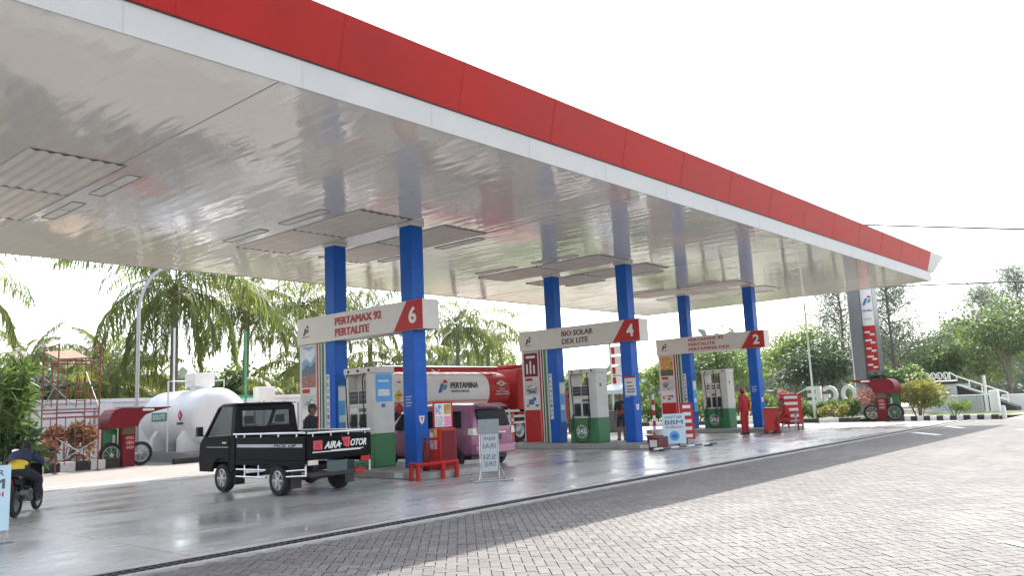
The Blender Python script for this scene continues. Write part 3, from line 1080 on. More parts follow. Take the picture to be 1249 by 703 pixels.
def wheel(parent, M, c, r, w, rim_mat, spokes=6, name='wheel'):
    """tyre as the part, rim as sub-part; axle along local y; outer face towards sign(c.y)"""
    c = Vector(c)
    sgn = 1 if c.y >= 0 else -1
    m = MB().lathe(c, (0, sgn, 0), [(r * 0.62, -w / 2), (r * 0.93, -w / 2), (r, -w * 0.32), (r, w * 0.32), (r * 0.93, w / 2), (r * 0.66, w / 2), (r * 0.62, w * 0.3), (r * 0.6, 0)], 28)
    o = obj(name, m.xf(M), rubber, parent)
    m = MB()
    m.lathe(c, (0, sgn, 0), [(r * 0.60, w * 0.05), (r * 0.645, w * 0.46), (r * 0.60, w * 0.48), (r * 0.56, w * 0.25), (r * 0.1, w * 0.22), (0.0, w * 0.2)], 28)
    for k in range(spokes):
        a = 2 * math.pi * k / spokes
        d = Vector((math.cos(a), 0, math.sin(a)))
        e = Vector((-math.sin(a), 0, math.cos(a)))
        p = c + Vector((0, sgn * w * 0.36, 0))
        q = Vector((0, sgn * w * 0.07, 0))
        b4 = [p + d * r * .08 - e * r * .10, p + d * r * .08 + e * r * .10, p + d * r * .6 + e * r * .06, p + d * r * .6 - e * r * .06]
        m.hexa(b4, [z + q for z in b4])
    m.lathe(c + Vector((0, sgn * w * 0.3, 0)), (0, sgn, 0), [(r * .16, 0), (r * .16, w * .16), (r * .1, w * .19), (0.0, w * .19)], 16)
    obj('rim', m.xf(M), rim_mat, o)
    obj('brake_disc', MB().lathe(c, (0, sgn, 0), [(r * .58, w * .0), (r * .58, w * .03)], 20).xf(M), black, o)
    return o


def pickup():
    M = place(9.5, 12.72, 0, 90)             # local x forward (world +Y), local y left (world -X)
    t = thing('pickup_truck', 'small black pickup truck with silver rails and lettered tailgate', 'pickup', (9.5, 14.6, 0))
    hw = 0.755
    P = lambda name, mb, mt, par=t, bv=0, sm='auto': obj(name, mb.xf(M), mt, par, sm, bv)
    # chassis
    m = MB()
    m.box(0.25, 3.2, -0.42, -0.32, 0.42, 0.56).box(0.25, 3.2, 0.32, 0.42, 0.42, 0.56)
    for x in (0.4, 1.2, 2.2):
        m.box(x, x + 0.1, -0.32, 0.32, 0.44, 0.54)
    m.tube([(0.95, -0.6, 0.29), (0.95, 0.6, 0.29)], 0.05, 8).tube([(2.98, -0.6, 0.29), (2.98, 0.6, 0.29)], 0.04, 8)
    m.ball((0.95, 0.0, 0.29), 0.13, 0.13, 0.13)
    m.box(1.5, 2.1, 0.12, 0.31, 0.34, 0.6)
    P('chassis', m, black)
    # bed
    m = MB().box(0.05, 2.38, -hw + 0.03, hw - 0.03, 0.66, 0.71)
    P('bed_floor', m, carblack)
    P('bed_front_panel', MB().box(2.38, 2.42, -hw + 0.03, hw - 0.03, 0.6, 1.14), carblack, bv=0.006)
    for sgn in (1, -1):
        y0, y1 = (hw - 0.03, hw) if sgn > 0 else (-hw, -hw + 0.03)
        sd_ = P('bed_side', MB().box(0.03, 2.42, y0, y1, 0.66, 1.10), carblack, bv=0.008)
        m = MB()
        ys = y1 if sgn > 0 else y0
        m.plate((2.36, ys, 0.90), (-1, 0, 0), (0, 0, 1), 2.25, 0.06, 0.004) if sgn > 0 else m.plate((0.1, ys, 0.90), (1, 0, 0), (0, 0, 1), 2.25, 0.06, 0.004)
        P('side_stripe', m, pm('stripe grey', (0.55, 0.56, 0.6), 0.35, var=0.2, scale=5), sd_)
        if sgn > 0:
            tx = text('lettering', 'PICK UP', (9.5 - hw - 0.006, 12.72 + 1.05, 0.905), *XM, 0.75, 0.05, carblack, sd_, 0.003, 0.02, 0.3)
        m = MB().tube([(0.05, ys * 0.99, 1.16), (2.50, ys * 0.99, 1.16)], 0.022, 8)
        for x in (0.3, 0.9, 1.5, 2.1, 2.4):
            m.tube([(x, ys * 0.99, 1.09), (x, ys * 0.99, 1.16)], 0.016, 6)
        P('side_rail', m, chrome)
        m = MB().box(0.03, 2.42, min(ys * 0.985, ys), max(ys * 0.985, ys), 0.56, 0.655)
        P('side_skirt', m, carblack)
        # step bars below the bed
        m = MB()
        for z in (0.33, 0.47):
            m.tube([(1.35, ys * 0.97, z), (2.42, ys * 0.97, z)], 0.02, 8)
        for x in (1.62, 2.12):
            m.tube([(x, ys * 0.97, 0.30), (x, ys * 0.97, 0.62)], 0.015, 6)
        P('step_bar', m, chrome)
        m = MB()
        m.tube([(0.05, ys * 0.97, 0.50), (0.66, ys * 0.97, 0.46)], 0.018, 8)
        m.tube([(0.05, ys * 0.97, 0.39), (0.66, ys * 0.97, 0.36)], 0.018, 8)
        m.tube([(0.05, ys * 0.97, 0.39), (0.05, ys * 0.97, 0.6)], 0.018, 8)
        P('rear_guard_bar', m, chrome)
        # arch and mud flap
        m = MB().box(0.52, 0.54, sgn * 0.5 if sgn > 0 else -0.72, sgn * 0.72 if sgn > 0 else -0.5, 0.14, 0.55)
        P('mud_flap', m, black)
        m = MB().box(2.5, 2.52, sgn * 0.5 if sgn > 0 else -0.72, sgn * 0.72 if sgn > 0 else -0.5, 0.16, 0.5)
        P('mud_flap', m, black)
        lm = MB().box(0.0, 0.025, sgn * 0.6 - 0.11, sgn * 0.6 + 0.11, 0.57, 0.66)
        P('tail_lamp', lm, lampclear if sgn > 0 else tail_red, bv=0.006)
    # tailgate
    tg = P('tailgate', MB().box(0.0, 0.03, -hw + 0.02, hw - 0.02, 0.68, 1.09), carblack, bv=0.008)
    m = MB().tube([(0.01, hw - 0.04, 1.15), (0.01, -hw + 0.04, 1.15)], 0.02, 8)
    for y in (-0.6, -0.2, 0.2, 0.6):
        m.tube([(0.01, y, 1.08), (0.01, y, 1.15)], 0.014, 6)
    P('gate_rail', m, chrome)
    yb_ = 12.72 - 0.002
    text('lettering', 'AIRA', (9.5 - 0.36, yb_, 0.85), *YM, 0.36, 0.13, white, tg, 0.004, 0.03, 0.35)
    text('lettering', 'OTOR', (9.5 + 0.24, yb_, 0.865), *YM, 0.38, 0.13, white, tg, 0.004, 0.03, 0.35)
    letp = pm('tailgate red', (0.62, 0.05, 0.09), 0.4)
    m = MB().plate((9.5 - 0.60, yb_, 0.84), *YM, 0.2, 0.17, 0.003)
    b1 = obj('letter_block', m, letp, tg)
    text('lettering', 'N', (9.5 - 0.56, yb_ - 0.004, 0.86), *YM, 0.12, 0.13, letter_red, b1, 0.003, 0.03, 0.3)
    m = MB().prism([(0, 0.19), (0.2, 0.19), (0.17, 0.0), (0.07, 0.02)], (9.5 + 0.035, yb_, 0.85), (1, 0, 0), (0, 0, 1), (0, -1, 0), 0.003)
    b1 = obj('letter_block', m, letp, tg)
    text('lettering', 'M', (9.5 + 0.07, yb_ - 0.004, 0.89), *YM, 0.12, 0.12, letter_red, b1, 0.003, 0.03, 0.3)
    m = MB().plate((9.5 - 0.02, yb_, 0.905), *YM, 0.05, 0.03, 0.003)
    obj('hyphen', m, white, tg)
    m = MB()
    m.plate((9.5 - 0.62, yb_, 0.79), *YM, 1.1, 0.018, 0.003)
    m.plate((9.5 - 0.2, yb_, 0.81), *YM, 0.75, 0.012, 0.003)
    obj('underline', m, white, tg)
    obj('number_plate', MB().plate((9.5 - 0.26, 12.72 + 0.06, 0.42), *YM, 0.46, 0.2, 0.006), pm('plate dark', (0.06, 0.09, 0.085), 0.4), t)
    m = MB().box(0.08, 0.18, -0.62, 0.62, 0.34, 0.44)
    P('rear_bumper', m, black, bv=0.01)
    P('reflector', MB().box(0.06, 0.079, -0.62, -0.4, 0.35, 0.43), tail_red)
    # cab shell: lower body, pillars, roof
    body = [(2.46, 0.42), (2.46, 1.12), (3.70, 1.12), (3.86, 0.98), (3.90, 0.62), (3.87, 0.40), (3.36, 0.40), (3.29, 0.58), (3.14, 0.67), (2.84, 0.67), (2.68, 0.58), (2.62, 0.42)]
    m = MB()
    for y0, y1 in ((hw - 0.05, hw), (-hw, -hw + 0.05)):
        m.prism(body, (0, y0, 0), (1, 0, 0), (0, 0, 1), (0, 1, 0), y1 - y0)
    m.hexa([(3.66, -hw + .05, 1.10), (3.66, hw - .05, 1.10), (3.84, hw - .05, 0.98), (3.84, -hw + .05, 0.98)],
           [(3.70, -hw + .05, 1.12), (3.70, hw - .05, 1.12), (3.86, hw - .05, 0.99), (3.86, -hw + .05, 0.99)])
    m.hexa([(3.84, -hw + .05, 0.97), (3.84, hw - .05, 0.97), (3.86, hw - .05, 0.42), (3.86, -hw + .05, 0.42)],
           [(3.86, -hw + .05, 0.985), (3.86, hw - .05, 0.985), (3.90, hw - .05, 0.60), (3.90, -hw + .05, 0.60)])
    m.box(2.46, 2.50, -hw + .05, hw - .05, 0.45, 1.12)
    m.box(2.50, 3.8, -hw + .05, hw - .05, 0.60, 0.66)
    cab = P('cab', m, carblack, bv=0.022)
    # pillars
    m = MB()
    for s in (1, -1):
        o_, i_ = s * (hw - 0.005), s * (hw - 0.06)
        to, ti = s * (hw - 0.07), s * (hw - 0.13)
        m.hexa([(3.62, i_, 1.12), (3.70, i_, 1.12), (3.70, o_, 1.12), (3.62, o_, 1.12)], [(3.16, ti, 1.72), (3.23, ti, 1.72), (3.23, to, 1.72), (3.16, to, 1.72)])
        m.hexa([(2.465, i_, 1.12), (2.62, i_, 1.12), (2.62, o_, 1.12), (2.465, o_, 1.12)], [(2.52, ti, 1.72), (2.66, ti, 1.72), (2.66, to, 1.72), (2.52, to, 1.72)])
    # rear wall round the back window
    m.hexa([(2.465, -hw + .06, 1.12), (2.50, -hw + .06, 1.12), (2.50, hw - .06, 1.12), (2.465, hw - .06, 1.12)],
           [(2.485, -hw + .07, 1.30), (2.52, -hw + .07, 1.30), (2.52, hw - .07, 1.30), (2.485, hw - .07, 1.30)])
    m.hexa([(2.51, -hw + .11, 1.62), (2.545, -hw + .11, 1.62), (2.545, hw - .11, 1.62), (2.51, hw - .11, 1.62)],
           [(2.52, -hw + .13, 1.72), (2.555, -hw + .13, 1.72), (2.555, hw - .13, 1.72), (2.52, hw - .13, 1.72)])
    for s in (1, -1):
        ya, yb2 = s * (hw - 0.06), s * (hw - 0.2)
        m.hexa([(2.486, ya, 1.30), (2.52, ya, 1.30), (2.52, yb2, 1.30), (2.486, yb2, 1.30)],
               [(2.511, ya * .93, 1.62), (2.544, ya * .93, 1.62), (2.544, yb2, 1.62), (2.511, yb2, 1.62)])
    P('window_pillar', m, carblack, bv=0.006)
    m = MB().hexa([(2.50, -hw + .06, 1.721), (3.24, -hw + .06, 1.721), (3.24, hw - .06, 1.721), (2.50, hw - .06, 1.721)],
                  [(2.56, -hw + .12, 1.79), (3.12, -hw + .12, 1.79), (3.12, hw - .12, 1.79), (2.56, hw - .12, 1.79)])
    P('roof', m, carblack, bv=0.035)
    # glass
    for s in (1, -1):
        m = MB()
        a = [(2.62, s * (hw - .02), 1.125), (3.60, s * (hw - .02), 1.125), (3.15, s * (hw - .088), 1.715), (2.67, s * (hw - .088), 1.715)]
        m.hexa(a, [(p[0], p[1] - s * 0.006, p[2]) for p in a])
        P('side_window', m, glass_clear, sm=False)
        m = MB().tube([(2.62, s * (hw - .0), 1.11), (3.64, s * (hw - .0), 1.11)], 0.008, 6)
        dr = P('door', MB().prism([(2.66, 0.62), (2.66, 1.09), (3.60, 1.09), (3.60, 0.74), (3.32, 0.70), (3.25, 0.69), (2.75, 0.69)], (0, s * (hw + 0.002), 0), (1, 0, 0), (0, 0, 1), (0, s, 0), 0.006), carblack, bv=0.004)
        P('handle', MB().box(2.74, 2.9, min(s * (hw + .008), s * (hw + .025)), max(s * (hw + .008), s * (hw + .025)), 0.98, 1.01), chrome, dr)
        P('door_strip', MB().box(2.7, 3.56, min(s * (hw + .008), s * (hw + .014)), max(s * (hw + .008), s * (hw + .014)), 0.90, 0.91), chrome, dr)
        mi = MB().box(3.62, 3.70, min(s * (hw + .05), s * (hw + .18)), max(s * (hw + .05), s * (hw + .18)), 1.13, 1.33)
        mi.tube([(3.64, s * (hw - 0.01), 1.12), (3.66, s * (hw + 0.1), 1.18)], 0.014, 6)
        P('wing_mirror', mi, black, bv=0.015)
        P('headlight', MB().box(3.86, 3.905, min(s * .45, s * .7), max(s * .45, s * .7), 0.68, 0.84), lampclear, bv=0.01)
    m = MB()
    a = [(3.685, -hw + .06, 1.125), (3.685, hw - .06, 1.125), (3.225, hw - .13, 1.715), (3.225, -hw + .13, 1.715)]
    m.hexa(a, [(p[0] + .006, p[1], p[2] + .005) for p in a])
    P('windscreen', m, glass_clear, sm=False)
    m = MB()
    a = [(2.50, -hw + .2, 1.305), (2.50, hw - .2, 1.305), (2.525, hw - .2, 1.615), (2.525, -hw + .2, 1.615)]
    m.hexa(a, [(p[0] + .006, p[1], p[2]) for p in a])
    P('rear_window', m, glass_clear, sm=False)
    m = MB()
    for y in (0.36, -0.36):
        m.box(2.56, 2.95, y - 0.24, y + 0.24, 0.72, 0.9)
        m.box(2.54, 2.64, y - 0.22, y + 0.22, 0.9, 1.32)
        m.box(2.55, 2.61, y - 0.11, y + 0.11, 1.36, 1.52)
    P('seat', m, dkgrey, bv=0.02)
    m = MB()
    ring = [Vector((3.25 + 0.1 * math.cos(a), -0.36 + 0.19 * math.sin(a), 1.16 - 0.12 * math.cos(a))) for a in np.linspace(0, 2 * math.pi, 20)]
    m.tube(ring, 0.014, 6)
    P('steering_wheel', m, black)
    # roof rack bar ornaments
    m = MB()
    for y in (-0.5, -0.2, 0.1, 0.4):
        m.ball((2.62, y, 1.79), 0.03, 0.03, 0.02, 8, 5)
    P('roof_marker', m, chrome)
    al = pm('alloy', (0.5, 0.5, 0.5), 0.3, 0.8, var=0.1)
    for x in (0.95, 2.98):
        for s in (1, -1):
            wheel(t, M, (x, s * 0.665, 0.285), 0.285, 0.17, al, 6)


pickup()


def mpv():
    M = place(15.35, 14.15, 0, 90) @ Matrix.Diagonal((1, 1, .93, 1))
    t = thing('minivan', 'mauve pink minivan seen from behind the near blue column', 'car', (15.35, 16.2, 0))
    # stations from rear to front: x, half width, bottom, belt z, roof half width, roof z
    st = [(0.0, .74, .42, .92, .62, 1.0), (0.05, .80, .32, 1.0, .64, 1.30), (0.22, .83, .28, 1.03, .64, 1.60), (0.5, .84, .26, 1.03, .65, 1.66), (1.2, .845, .24, 1.02, .66, 1.70),
          (2.2, .845, .24, 1.0, .66, 1.70), (2.75, .845, .24, .99, .64, 1.62), (3.45, .84, .24, .97, .66, 1.02), (3.9, .80, .27, .84, .60, .90), (4.15, .70, .34, .66, .5, .74)]
    m = MB()
    rings = []
    for x, w, zb, zl, wr, zr in st:
        half = [(0.0, zb), (w * .88, zb), (w * .98, zb + .10), (w, (zb + zl) / 2 + .04), (w * .975, zl), (wr + (w - wr) * .25, zl + (zr - zl) * .72), (wr * .93, zr - .01), (wr * .6, zr + .03), (0.0, zr + .04)]
        ring = half + [(-y, z) for y, z in half[-2:0:-1]]
        rings.append([(x, y, z) for y, z in ring])
    n = len(rings[0])
    vs = [p for r in rings for p in r]
    fs = []
    for i in range(len(rings) - 1):
        for j in range(n):
            fs.append((i * n + j, i * n + (j + 1) % n, (i + 1) * n + (j + 1) % n, (i + 1) * n + j))
    fs.append(tuple(range(n)))
    fs.append(tuple((len(rings) - 1) * n + j for j in range(n))[::-1])
    m.add(vs, fs)
    o = obj('body', m.xf(M), pink_paint, t, smooth=True)
    sub = o.modifiers.new('s', 'SUBSURF')
    sub.levels = sub.render_levels = 2
    P = lambda name, mb, mt, par=t, bv=0, sm='auto': obj(name, mb.xf(M), mt, par, sm, bv)
    # rear glass: follows the hatch
    a = [(-0.002, .60, 1.06), (-0.002, -.60, 1.06), (0.125, -.53, 1.53), (0.125, .53, 1.53)]
    rw = P('rear_window', MB().hexa([(x - 0.03, y, z) for x, y, z in a], [(x + .04, y, z) for x, y, z in a]), glassmat('rear glass', (0.1, 0.1, 0.12), 0.75), bv=0.03)
    P('spoiler', MB().hexa([(-0.02, -.52, 1.585), (0.2, -.52, 1.66), (0.2, .52, 1.66), (-0.02, .52, 1.585)], [(-0.02, -.5, 1.61), (0.2, -.5, 1.70), (0.2, .5, 1.70), (-0.02, .5, 1.61)]), pink_paint, bv=0.01)
    for s in (1, -1):
        P('tail_lamp', MB().hexa([(-0.01, s * .62, .84), (-0.01, s * .79, .86), (.12, s * .845, .86), (.12, s * .7, .84)], [(0.0, s * .66, 1.04), (0.0, s * .76, 1.04), (.12, s * .825, 1.04), (.12, s * .7, 1.04)]), lampclear, bv=0.01)
        m = MB()
        for xa, xb, za, zb, xt0, xt1 in ((0.38, 1.28, 1.06, 1.50, 0.48, 1.28), (1.38, 2.2, 1.05, 1.53, 1.38, 2.2), (2.28, 2.98, 1.04, 1.50, 2.28, 2.68)):
            q = [(xa, s * .826, za), (xb, s * .826, za), (xt1, s * .725, zb), (xt0, s * .725, zb)]
            m.hexa(q, [(x, y - s * .03, z) for x, y, z in q])
        P('side_window', m, glassmat('side glass', (0.15, 0.15, 0.17), 0.7), bv=0.006)
        mi = MB().ball((2.85, s * .93, 1.06), 0.06, 0.1, 0.08, 10, 6)
        P('wing_mirror', mi, pink_paint, sm=True)
        for x in (0.72, 3.25):
            m = MB().lathe((x, s * .80, .30), (0, s, 0), [(.345, -.1), (.345, .048), (.33, .05), (0, .05)], 24)
            P('wheel_arch', m, black)
            wheel(t, M, (x, s * .775, .29), .29, .18, steel, 5)
        P('door_handle', MB().box(1.5, 1.66, min(s * .845, s * .87), max(s * .845, s * .87), .9, .93), pink_paint)
    P('rear_bumper', MB().hexa([(-0.09, -.70, .33), (0.1, -.80, .33), (0.1, .80, .33), (-0.09, .70, .33)], [(-0.07, -.72, .60), (0.1, -.82, .60), (0.1, .82, .60), (-0.07, .72, .60)]), pink_paint, bv=0.04)
    P('number_plate', MB().box(-0.035, -0.012, -.24, .2, .70, .84), pm('plate black', (0.03, 0.03, 0.03), 0.4))
    P('chrome_strip', MB().box(-0.03, -0.012, -.4, .4, .885, .91), chrome)
    P('rear_wiper', MB().box(-0.045, -0.032, -.05, .4, 1.09, 1.105), black)
    P('underbody', MB().box(0.2, 3.9, -.66, .66, .2, .3), black)


mpv()


def tanker():
    y0, y1 = 21.5, 23.5
    yc = 22.5
    t = thing('tanker_truck', 'red and white fuel tanker truck parked behind the islands', 'truck', (22, yc, 0))
    rz, ry, zc = 0.72, 1.0, 2.12

    def sect(x, k=1.0):
        out = []
        for j in range(40):
            a = 2 * math.pi * j / 40
            c, s = math.cos(a), math.sin(a)
            out.append((x, yc + ry * k * math.copysign(abs(c) ** .72, c), zc + rz * k * math.copysign(abs(s) ** .8, s)))
        return out

    def loft(xs):
        m = MB()
        rs = [sect(x, k) for x, k in xs]
        vs = [p for r in rs for p in r]
        fs = []
        for i in range(len(rs) - 1):
            for j in range(40):
                fs.append((i * 40 + j, i * 40 + (j + 1) % 40, (i + 1) * 40 + (j + 1) % 40, (i + 1) * 40 + j))
        fs.append(tuple(range(40)))
        fs.append(tuple((len(rs) - 1) * 40 + j for j in range(40)))
        return m.add(vs, fs)
    tank = obj('tank', loft([(18.0, .86), (18.06, .95), (18.15, 1.0), (23.15, 1.0)]), white, t)
    obj('tank_front', loft([(23.154, 1.0), (24.2, 1.0), (24.36, .97), (24.45, .88), (24.5, .7)]), red, t)
    m = MB()
    m.box(18.2, 24.1, y0 + .40, y0 + .46, 2.84, 3.0)
    m.box(18.2, 24.1, y1 - .46, y1 - .40, 2.84, 3.0)
    for x in np.arange(18.4, 24.1, 0.55):
        m.box(x, x + .06, y0 + .461, y1 - .461, 2.86, 2.92)
    obj('top_walkway', m, red, t)
    m = MB()
    for x in (18.9, 20.2, 21.5, 22.8):
        m.lathe((x, yc, 2.83), (0, 0, 1), [(.25, 0), (.25, .1), (.2, .14), (0, .14)], 18)
    obj('hatch', m, red, t)
    m = MB()
    m.tube([(18.2, y0 + .43, 3.02), (24.1, y0 + .43, 3.02)], .02, 6)
    m.tube([(20.4, y0 + .3, 2.9), (20.6, y0 + .2, 2.8), (20.8, y0 + .3, 2.9)], .02, 6)
    obj('hand_rail', m, chrome, t)
    m = MB().box(18.3, 23.0, y0 - .008, y0 + .03, 1.72, 1.76)
    obj('side_band', m, orange, t)
    m = MB()
    m.box(18.0, 26.6, yc - .45, yc - .3, .85, 1.1).box(18.0, 26.6, yc + .3, yc + .45, .85, 1.1)
    for x in (18.6, 20.5, 22.4, 24.2):
        m.box(x, x + .14, yc - .9, yc + .9, 1.1, 1.42)
    obj('chassis', m, black, t)
    m = MB()
    for z in (.75, 1.0, 1.22):
        m.box(23.9, 26.0, y0 + .02, y0 + .07, z, z + .09)
    for x in (24.3, 24.9, 25.8):
        m.box(x, x + .07, y0 + .072, y0 + .12, .5, 1.35)
    obj('side_guard', m, white, t)
    for x in (19.0, 20.3, 27.5):
        for yy in (y0 + .2, y1 - .2):
            m = MB()
            s = -1 if yy < yc else 1
            m.lathe((x, yy, .5), (0, s, 0), [(.3, -.15), (.48, -.15), (.5, -.1), (.5, .1), (.48, .15), (.3, .15), (.28, .05)], 24)
            w = obj('wheel', m, rubber, t)
            obj('rim', MB().lathe((x, yy, .5), (0, s, 0), [(.3, .04), (.3, .13), (.2, .1), (.12, .16), (0, .16)], 20), steel, w)
    for yy in (y0 + .2,):
        m = MB().lathe((24.9, yy, .5), (0, -1, 0), [(.3, -.15), (.48, -.15), (.5, -.1), (.5, .1), (.48, .15), (.3, .15), (.28, .05)], 24)
        w = obj('wheel', m, rubber, t)
        obj('rim', MB().lathe((24.9, yy, .5), (0, -1, 0), [(.3, .04), (.3, .13), (.2, .1), (.12, .16), (0, .16)], 20), steel, w)
    # cab: red box body with windows
    m = MB().prism([(24.85, 1.1), (24.85, 2.75), (25.0, 2.95), (26.6, 2.98), (27.7, 2.9), (28.1, 1.9), (28.15, .7), (26.9, .7), (26.9, 1.1)], (0, y0 + .02, 0), (1, 0, 0), (0, 0, 1), (0, 1, 0), 1.96)
    cab = obj('cab', m, red, t, bevel=0.05)
    obj('side_window', MB().plate((26.5, y0 + .019, 1.9), (1, 0, 0), (0, 0, 1), 1.1, .7, .006), glass_dark, cab)
    obj('roof_vent', MB().box(25.1, 26.2, y0 + .3, y1 - .3, 2.98, 3.12), red, t, bevel=.03)
    # lettering on the near side of the tank
    ys = y0 - .012
    text('lettering', 'PERTAMINA', (21.05, ys, 2.20), *YM, 1.45, .22, dkgrey, tank, .02, .015)
    text('lettering', 'PATRA NIAGA', (21.08, ys, 2.05), *YM, .95, .09, midgrey, tank, .02, .01)
    emblem('emblem', (20.42, ys, 2.05), *YM, .46, [midblue, ltgreen, red], tank, .02)
    fr = [c for c in t.children if c.name.startswith('tank_front')][0]
    m = MB()
    m.plate((23.55, ys, 2.32), *YM, .5, .07, .02)
    m.plate((23.75, ys, 2.25), *YM, .12, .22, .02)
    m.plate((23.66, ys, 2.28), *YM, .3, .16, .019)
    obj('emblem', m, pm('pale pink print', (0.75, 0.5, 0.5), 0.5), fr)
    text('lettering', 'AWAS', (23.7, ys, 2.12), *YM, .3, .05, white, fr, .02, .01)
    text('lettering', 'MUDAH TERBAKAR', (23.5, ys, 2.02), *YM, .72, .055, white, fr, .02, .01)
    text('lettering', 'DILARANG MEROKOK', (23.45, ys, 1.92), *YM, .85, .055, white, fr, .02, .01)
    # hazard placards near the tail
    for z, mt in ((2.45, white), (2.0, yellow), (1.55, tail_red)):
        p = obj('hazard_placard', MB().prism([(0, -.2), (.2, 0), (0, .2), (-.2, 0)], (18.55, ys, z), (1, 0, 0), (0, 0, 1), (0, -1, 0), .015), mt, t)
        obj('placard_print', MB().plate((18.47, ys - .016, z - .03), *YM, .16, .06, .003), red if mt is white else dkgrey, p)
    obj('tail_panel', MB().box(17.7, 17.98, y0 + .1, y1 - .1, .95, 2.0), white, t, bevel=.02)


tanker()


# ------------------------------------------------------------------ people
def segdist(p, a, b):
    ab = b - a
    t = max(0, min(1, (p - a).dot(ab) / max(ab.length_squared, 1e-9)))
    return (p - (a + ab * t)).length


def person(name, label, x, y, z, deg, J, cloth, outfit, cap=None, group=None, sc=1.0, boots=black):
    """J: joints (local: x forward, y left). outfit: bone -> index in cloth list (0 is skin)"""
    M = place(x, y, z, deg, sc)
    t = thing(name, label, 'person', (x, y, z), group)
    names = list(J)
    chain = [('pelvis', 'spine'), ('spine', 'chest'), ('chest', 'neck'), ('neck', 'head')]
    for s in ('l', 'r'):
        chain += [('chest', 'sh' + s), ('sh' + s, 'el' + s), ('el' + s, 'wr' + s), ('wr' + s, 'ha' + s),
                  ('pelvis', 'hip' + s), ('hip' + s, 'kn' + s), ('kn' + s, 'an' + s), ('an' + s, 'to' + s)]
    rad = dict(pelvis=(.165, .13), spine=(.165, .125), chest=(.17, .13), neck=(.06, .06), head=(.055, .06), sh=(.08, .08), el=(.062, .062), wr=(.036, .036), ha=(.042, .024),
               hip=(.105, .105), kn=(.085, .085), an=(.065, .065), to=(.045, .035))
    me = bpy.data.meshes.new(name)
    me.from_pydata([tuple(M @ Vector(J[n])) for n in names], [(names.index(a), names.index(b)) for a, b in chain], [])
    o = bpy.data.objects.new(name, me)
    COL.objects.link(o)
    mod = o.modifiers.new('skin', 'SKIN')
    mod.use_smooth_shade = True
    sv = me.skin_vertices[0].data
    for k, n in enumerate(names):
        key = n if n in rad else n[:-1]
        sv[k].radius = rad[key]
        sv[k].use_root = (n == 'pelvis')
    ss = o.modifiers.new('sub', 'SUBSURF')
    ss.levels = ss.render_levels = 2
    dg = bpy.context.evaluated_depsgraph_get()
    em = bpy.data.meshes.new_from_object(o.evaluated_get(dg))
    bpy.data.objects.remove(o)
    wj = {n: M @ Vector(J[n]) for n in names}
    mb = MB()
    bones = [(a, b, outfit.get(b, outfit.get(b[:-1], 1))) for a, b in chain]
    mb.v = [Vector(v.co) for v in em.vertices]
    for p in em.polygons:
        c = Vector(p.center)
        bi = min(bones, key=lambda q: segdist(c, wj[q[0]], wj[q[1]]))
        mb.f.append(list(p.vertices))
        mb.mi.append(bi[2])
    # head
    hd = Vector(J['head'])
    tilt = Matrix.Rotation(R(J.get('_pitch', 0)) if isinstance(J.get('_pitch', 0), (int, float)) else 0, 3, 'Y')
    mb.m = 0
    mb2 = MB()
    mb2.ball(hd + Vector((.012, 0, .045)), .092, .076, .112, 14, 10)
    mb2.ball(hd + Vector((.035, 0, -.02)), .062, .056, .06, 10, 6)
    mb2.ball(hd + Vector((.108, 0, .03)), .02, .014, .024, 8, 5)
    for s in (1, -1):
        mb2.ball(hd + Vector((0, s * .078, .035)), .022, .01, .032, 8, 5)
    # hands: five tapered bent fingers rooted in the palm
    for s in ('l', 'r'):
        w_, h_ = Vector(J['wr' + s]), Vector(J['ha' + s])
        d = (h_ - w_).normalized()
        side = Vector((0, 0, 1)).cross(d)
        side = side.normalized() if side.length > .2 else Vector((1, 0, 0))
        nrm = d.cross(side)
        if abs(d.z) > .8:
            side, nrm = Vector((1, 0, 0)), Vector((0, 1 if s == 'l' else -1, 0))
        for q, (off, L) in enumerate(((-.03, .062), (-.01, .075), (.01, .08), (.03, .07))):
            b0 = h_ + side * off
            mb2.tube([b0 - d * .02, b0 + d * L * .45, b0 + d * L * .8 - nrm * .016, b0 + d * L - nrm * .034], [.0095, .009, .008, .006], 6)
        b0 = w_ + d * .035 + side * .03
        mb2.tube([b0, b0 + side * .03 + d * .03, b0 + side * .036 + d * .06], [.012, .0105, .007], 6)
    mb2.xf(M)
    off = len(mb.v)
    mb.v += mb2.v
    mb.f += [[i + off for i in f] for f in mb2.f]
    mb.mi += [0] * len(mb2.f)
    body = obj('body', mb, [skin] + cloth, t, smooth=True, fixn=True)
    e = MB()
    for s in (1, -1):
        e.ball(hd + Vector((.098, s * .03, .05)), .009, .013, .008, 8, 5)
    obj('eyes', e.xf(M), black, t, smooth=True)
    obj('mouth', MB().ball(hd + Vector((.092, 0, -.018)), .009, .024, .006, 8, 5).xf(M), letter_red, t, smooth=True)
    h = MB().ball(hd + Vector((-.008, 0, .066)), .098, .084, .104, 14, 10)
    h.v = [p for p in h.v]
    for k, p in enumerate(h.v):
        lp = p - hd
        if lp.x > .03 and lp.z < .07:
            h.v[k] = hd + Vector((lp.x * .6, lp.y * .85, max(lp.z, .03)))
        elif lp.z < -.0:
            h.v[k] = hd + Vector((lp.x, lp.y * .95, lp.z * .6))
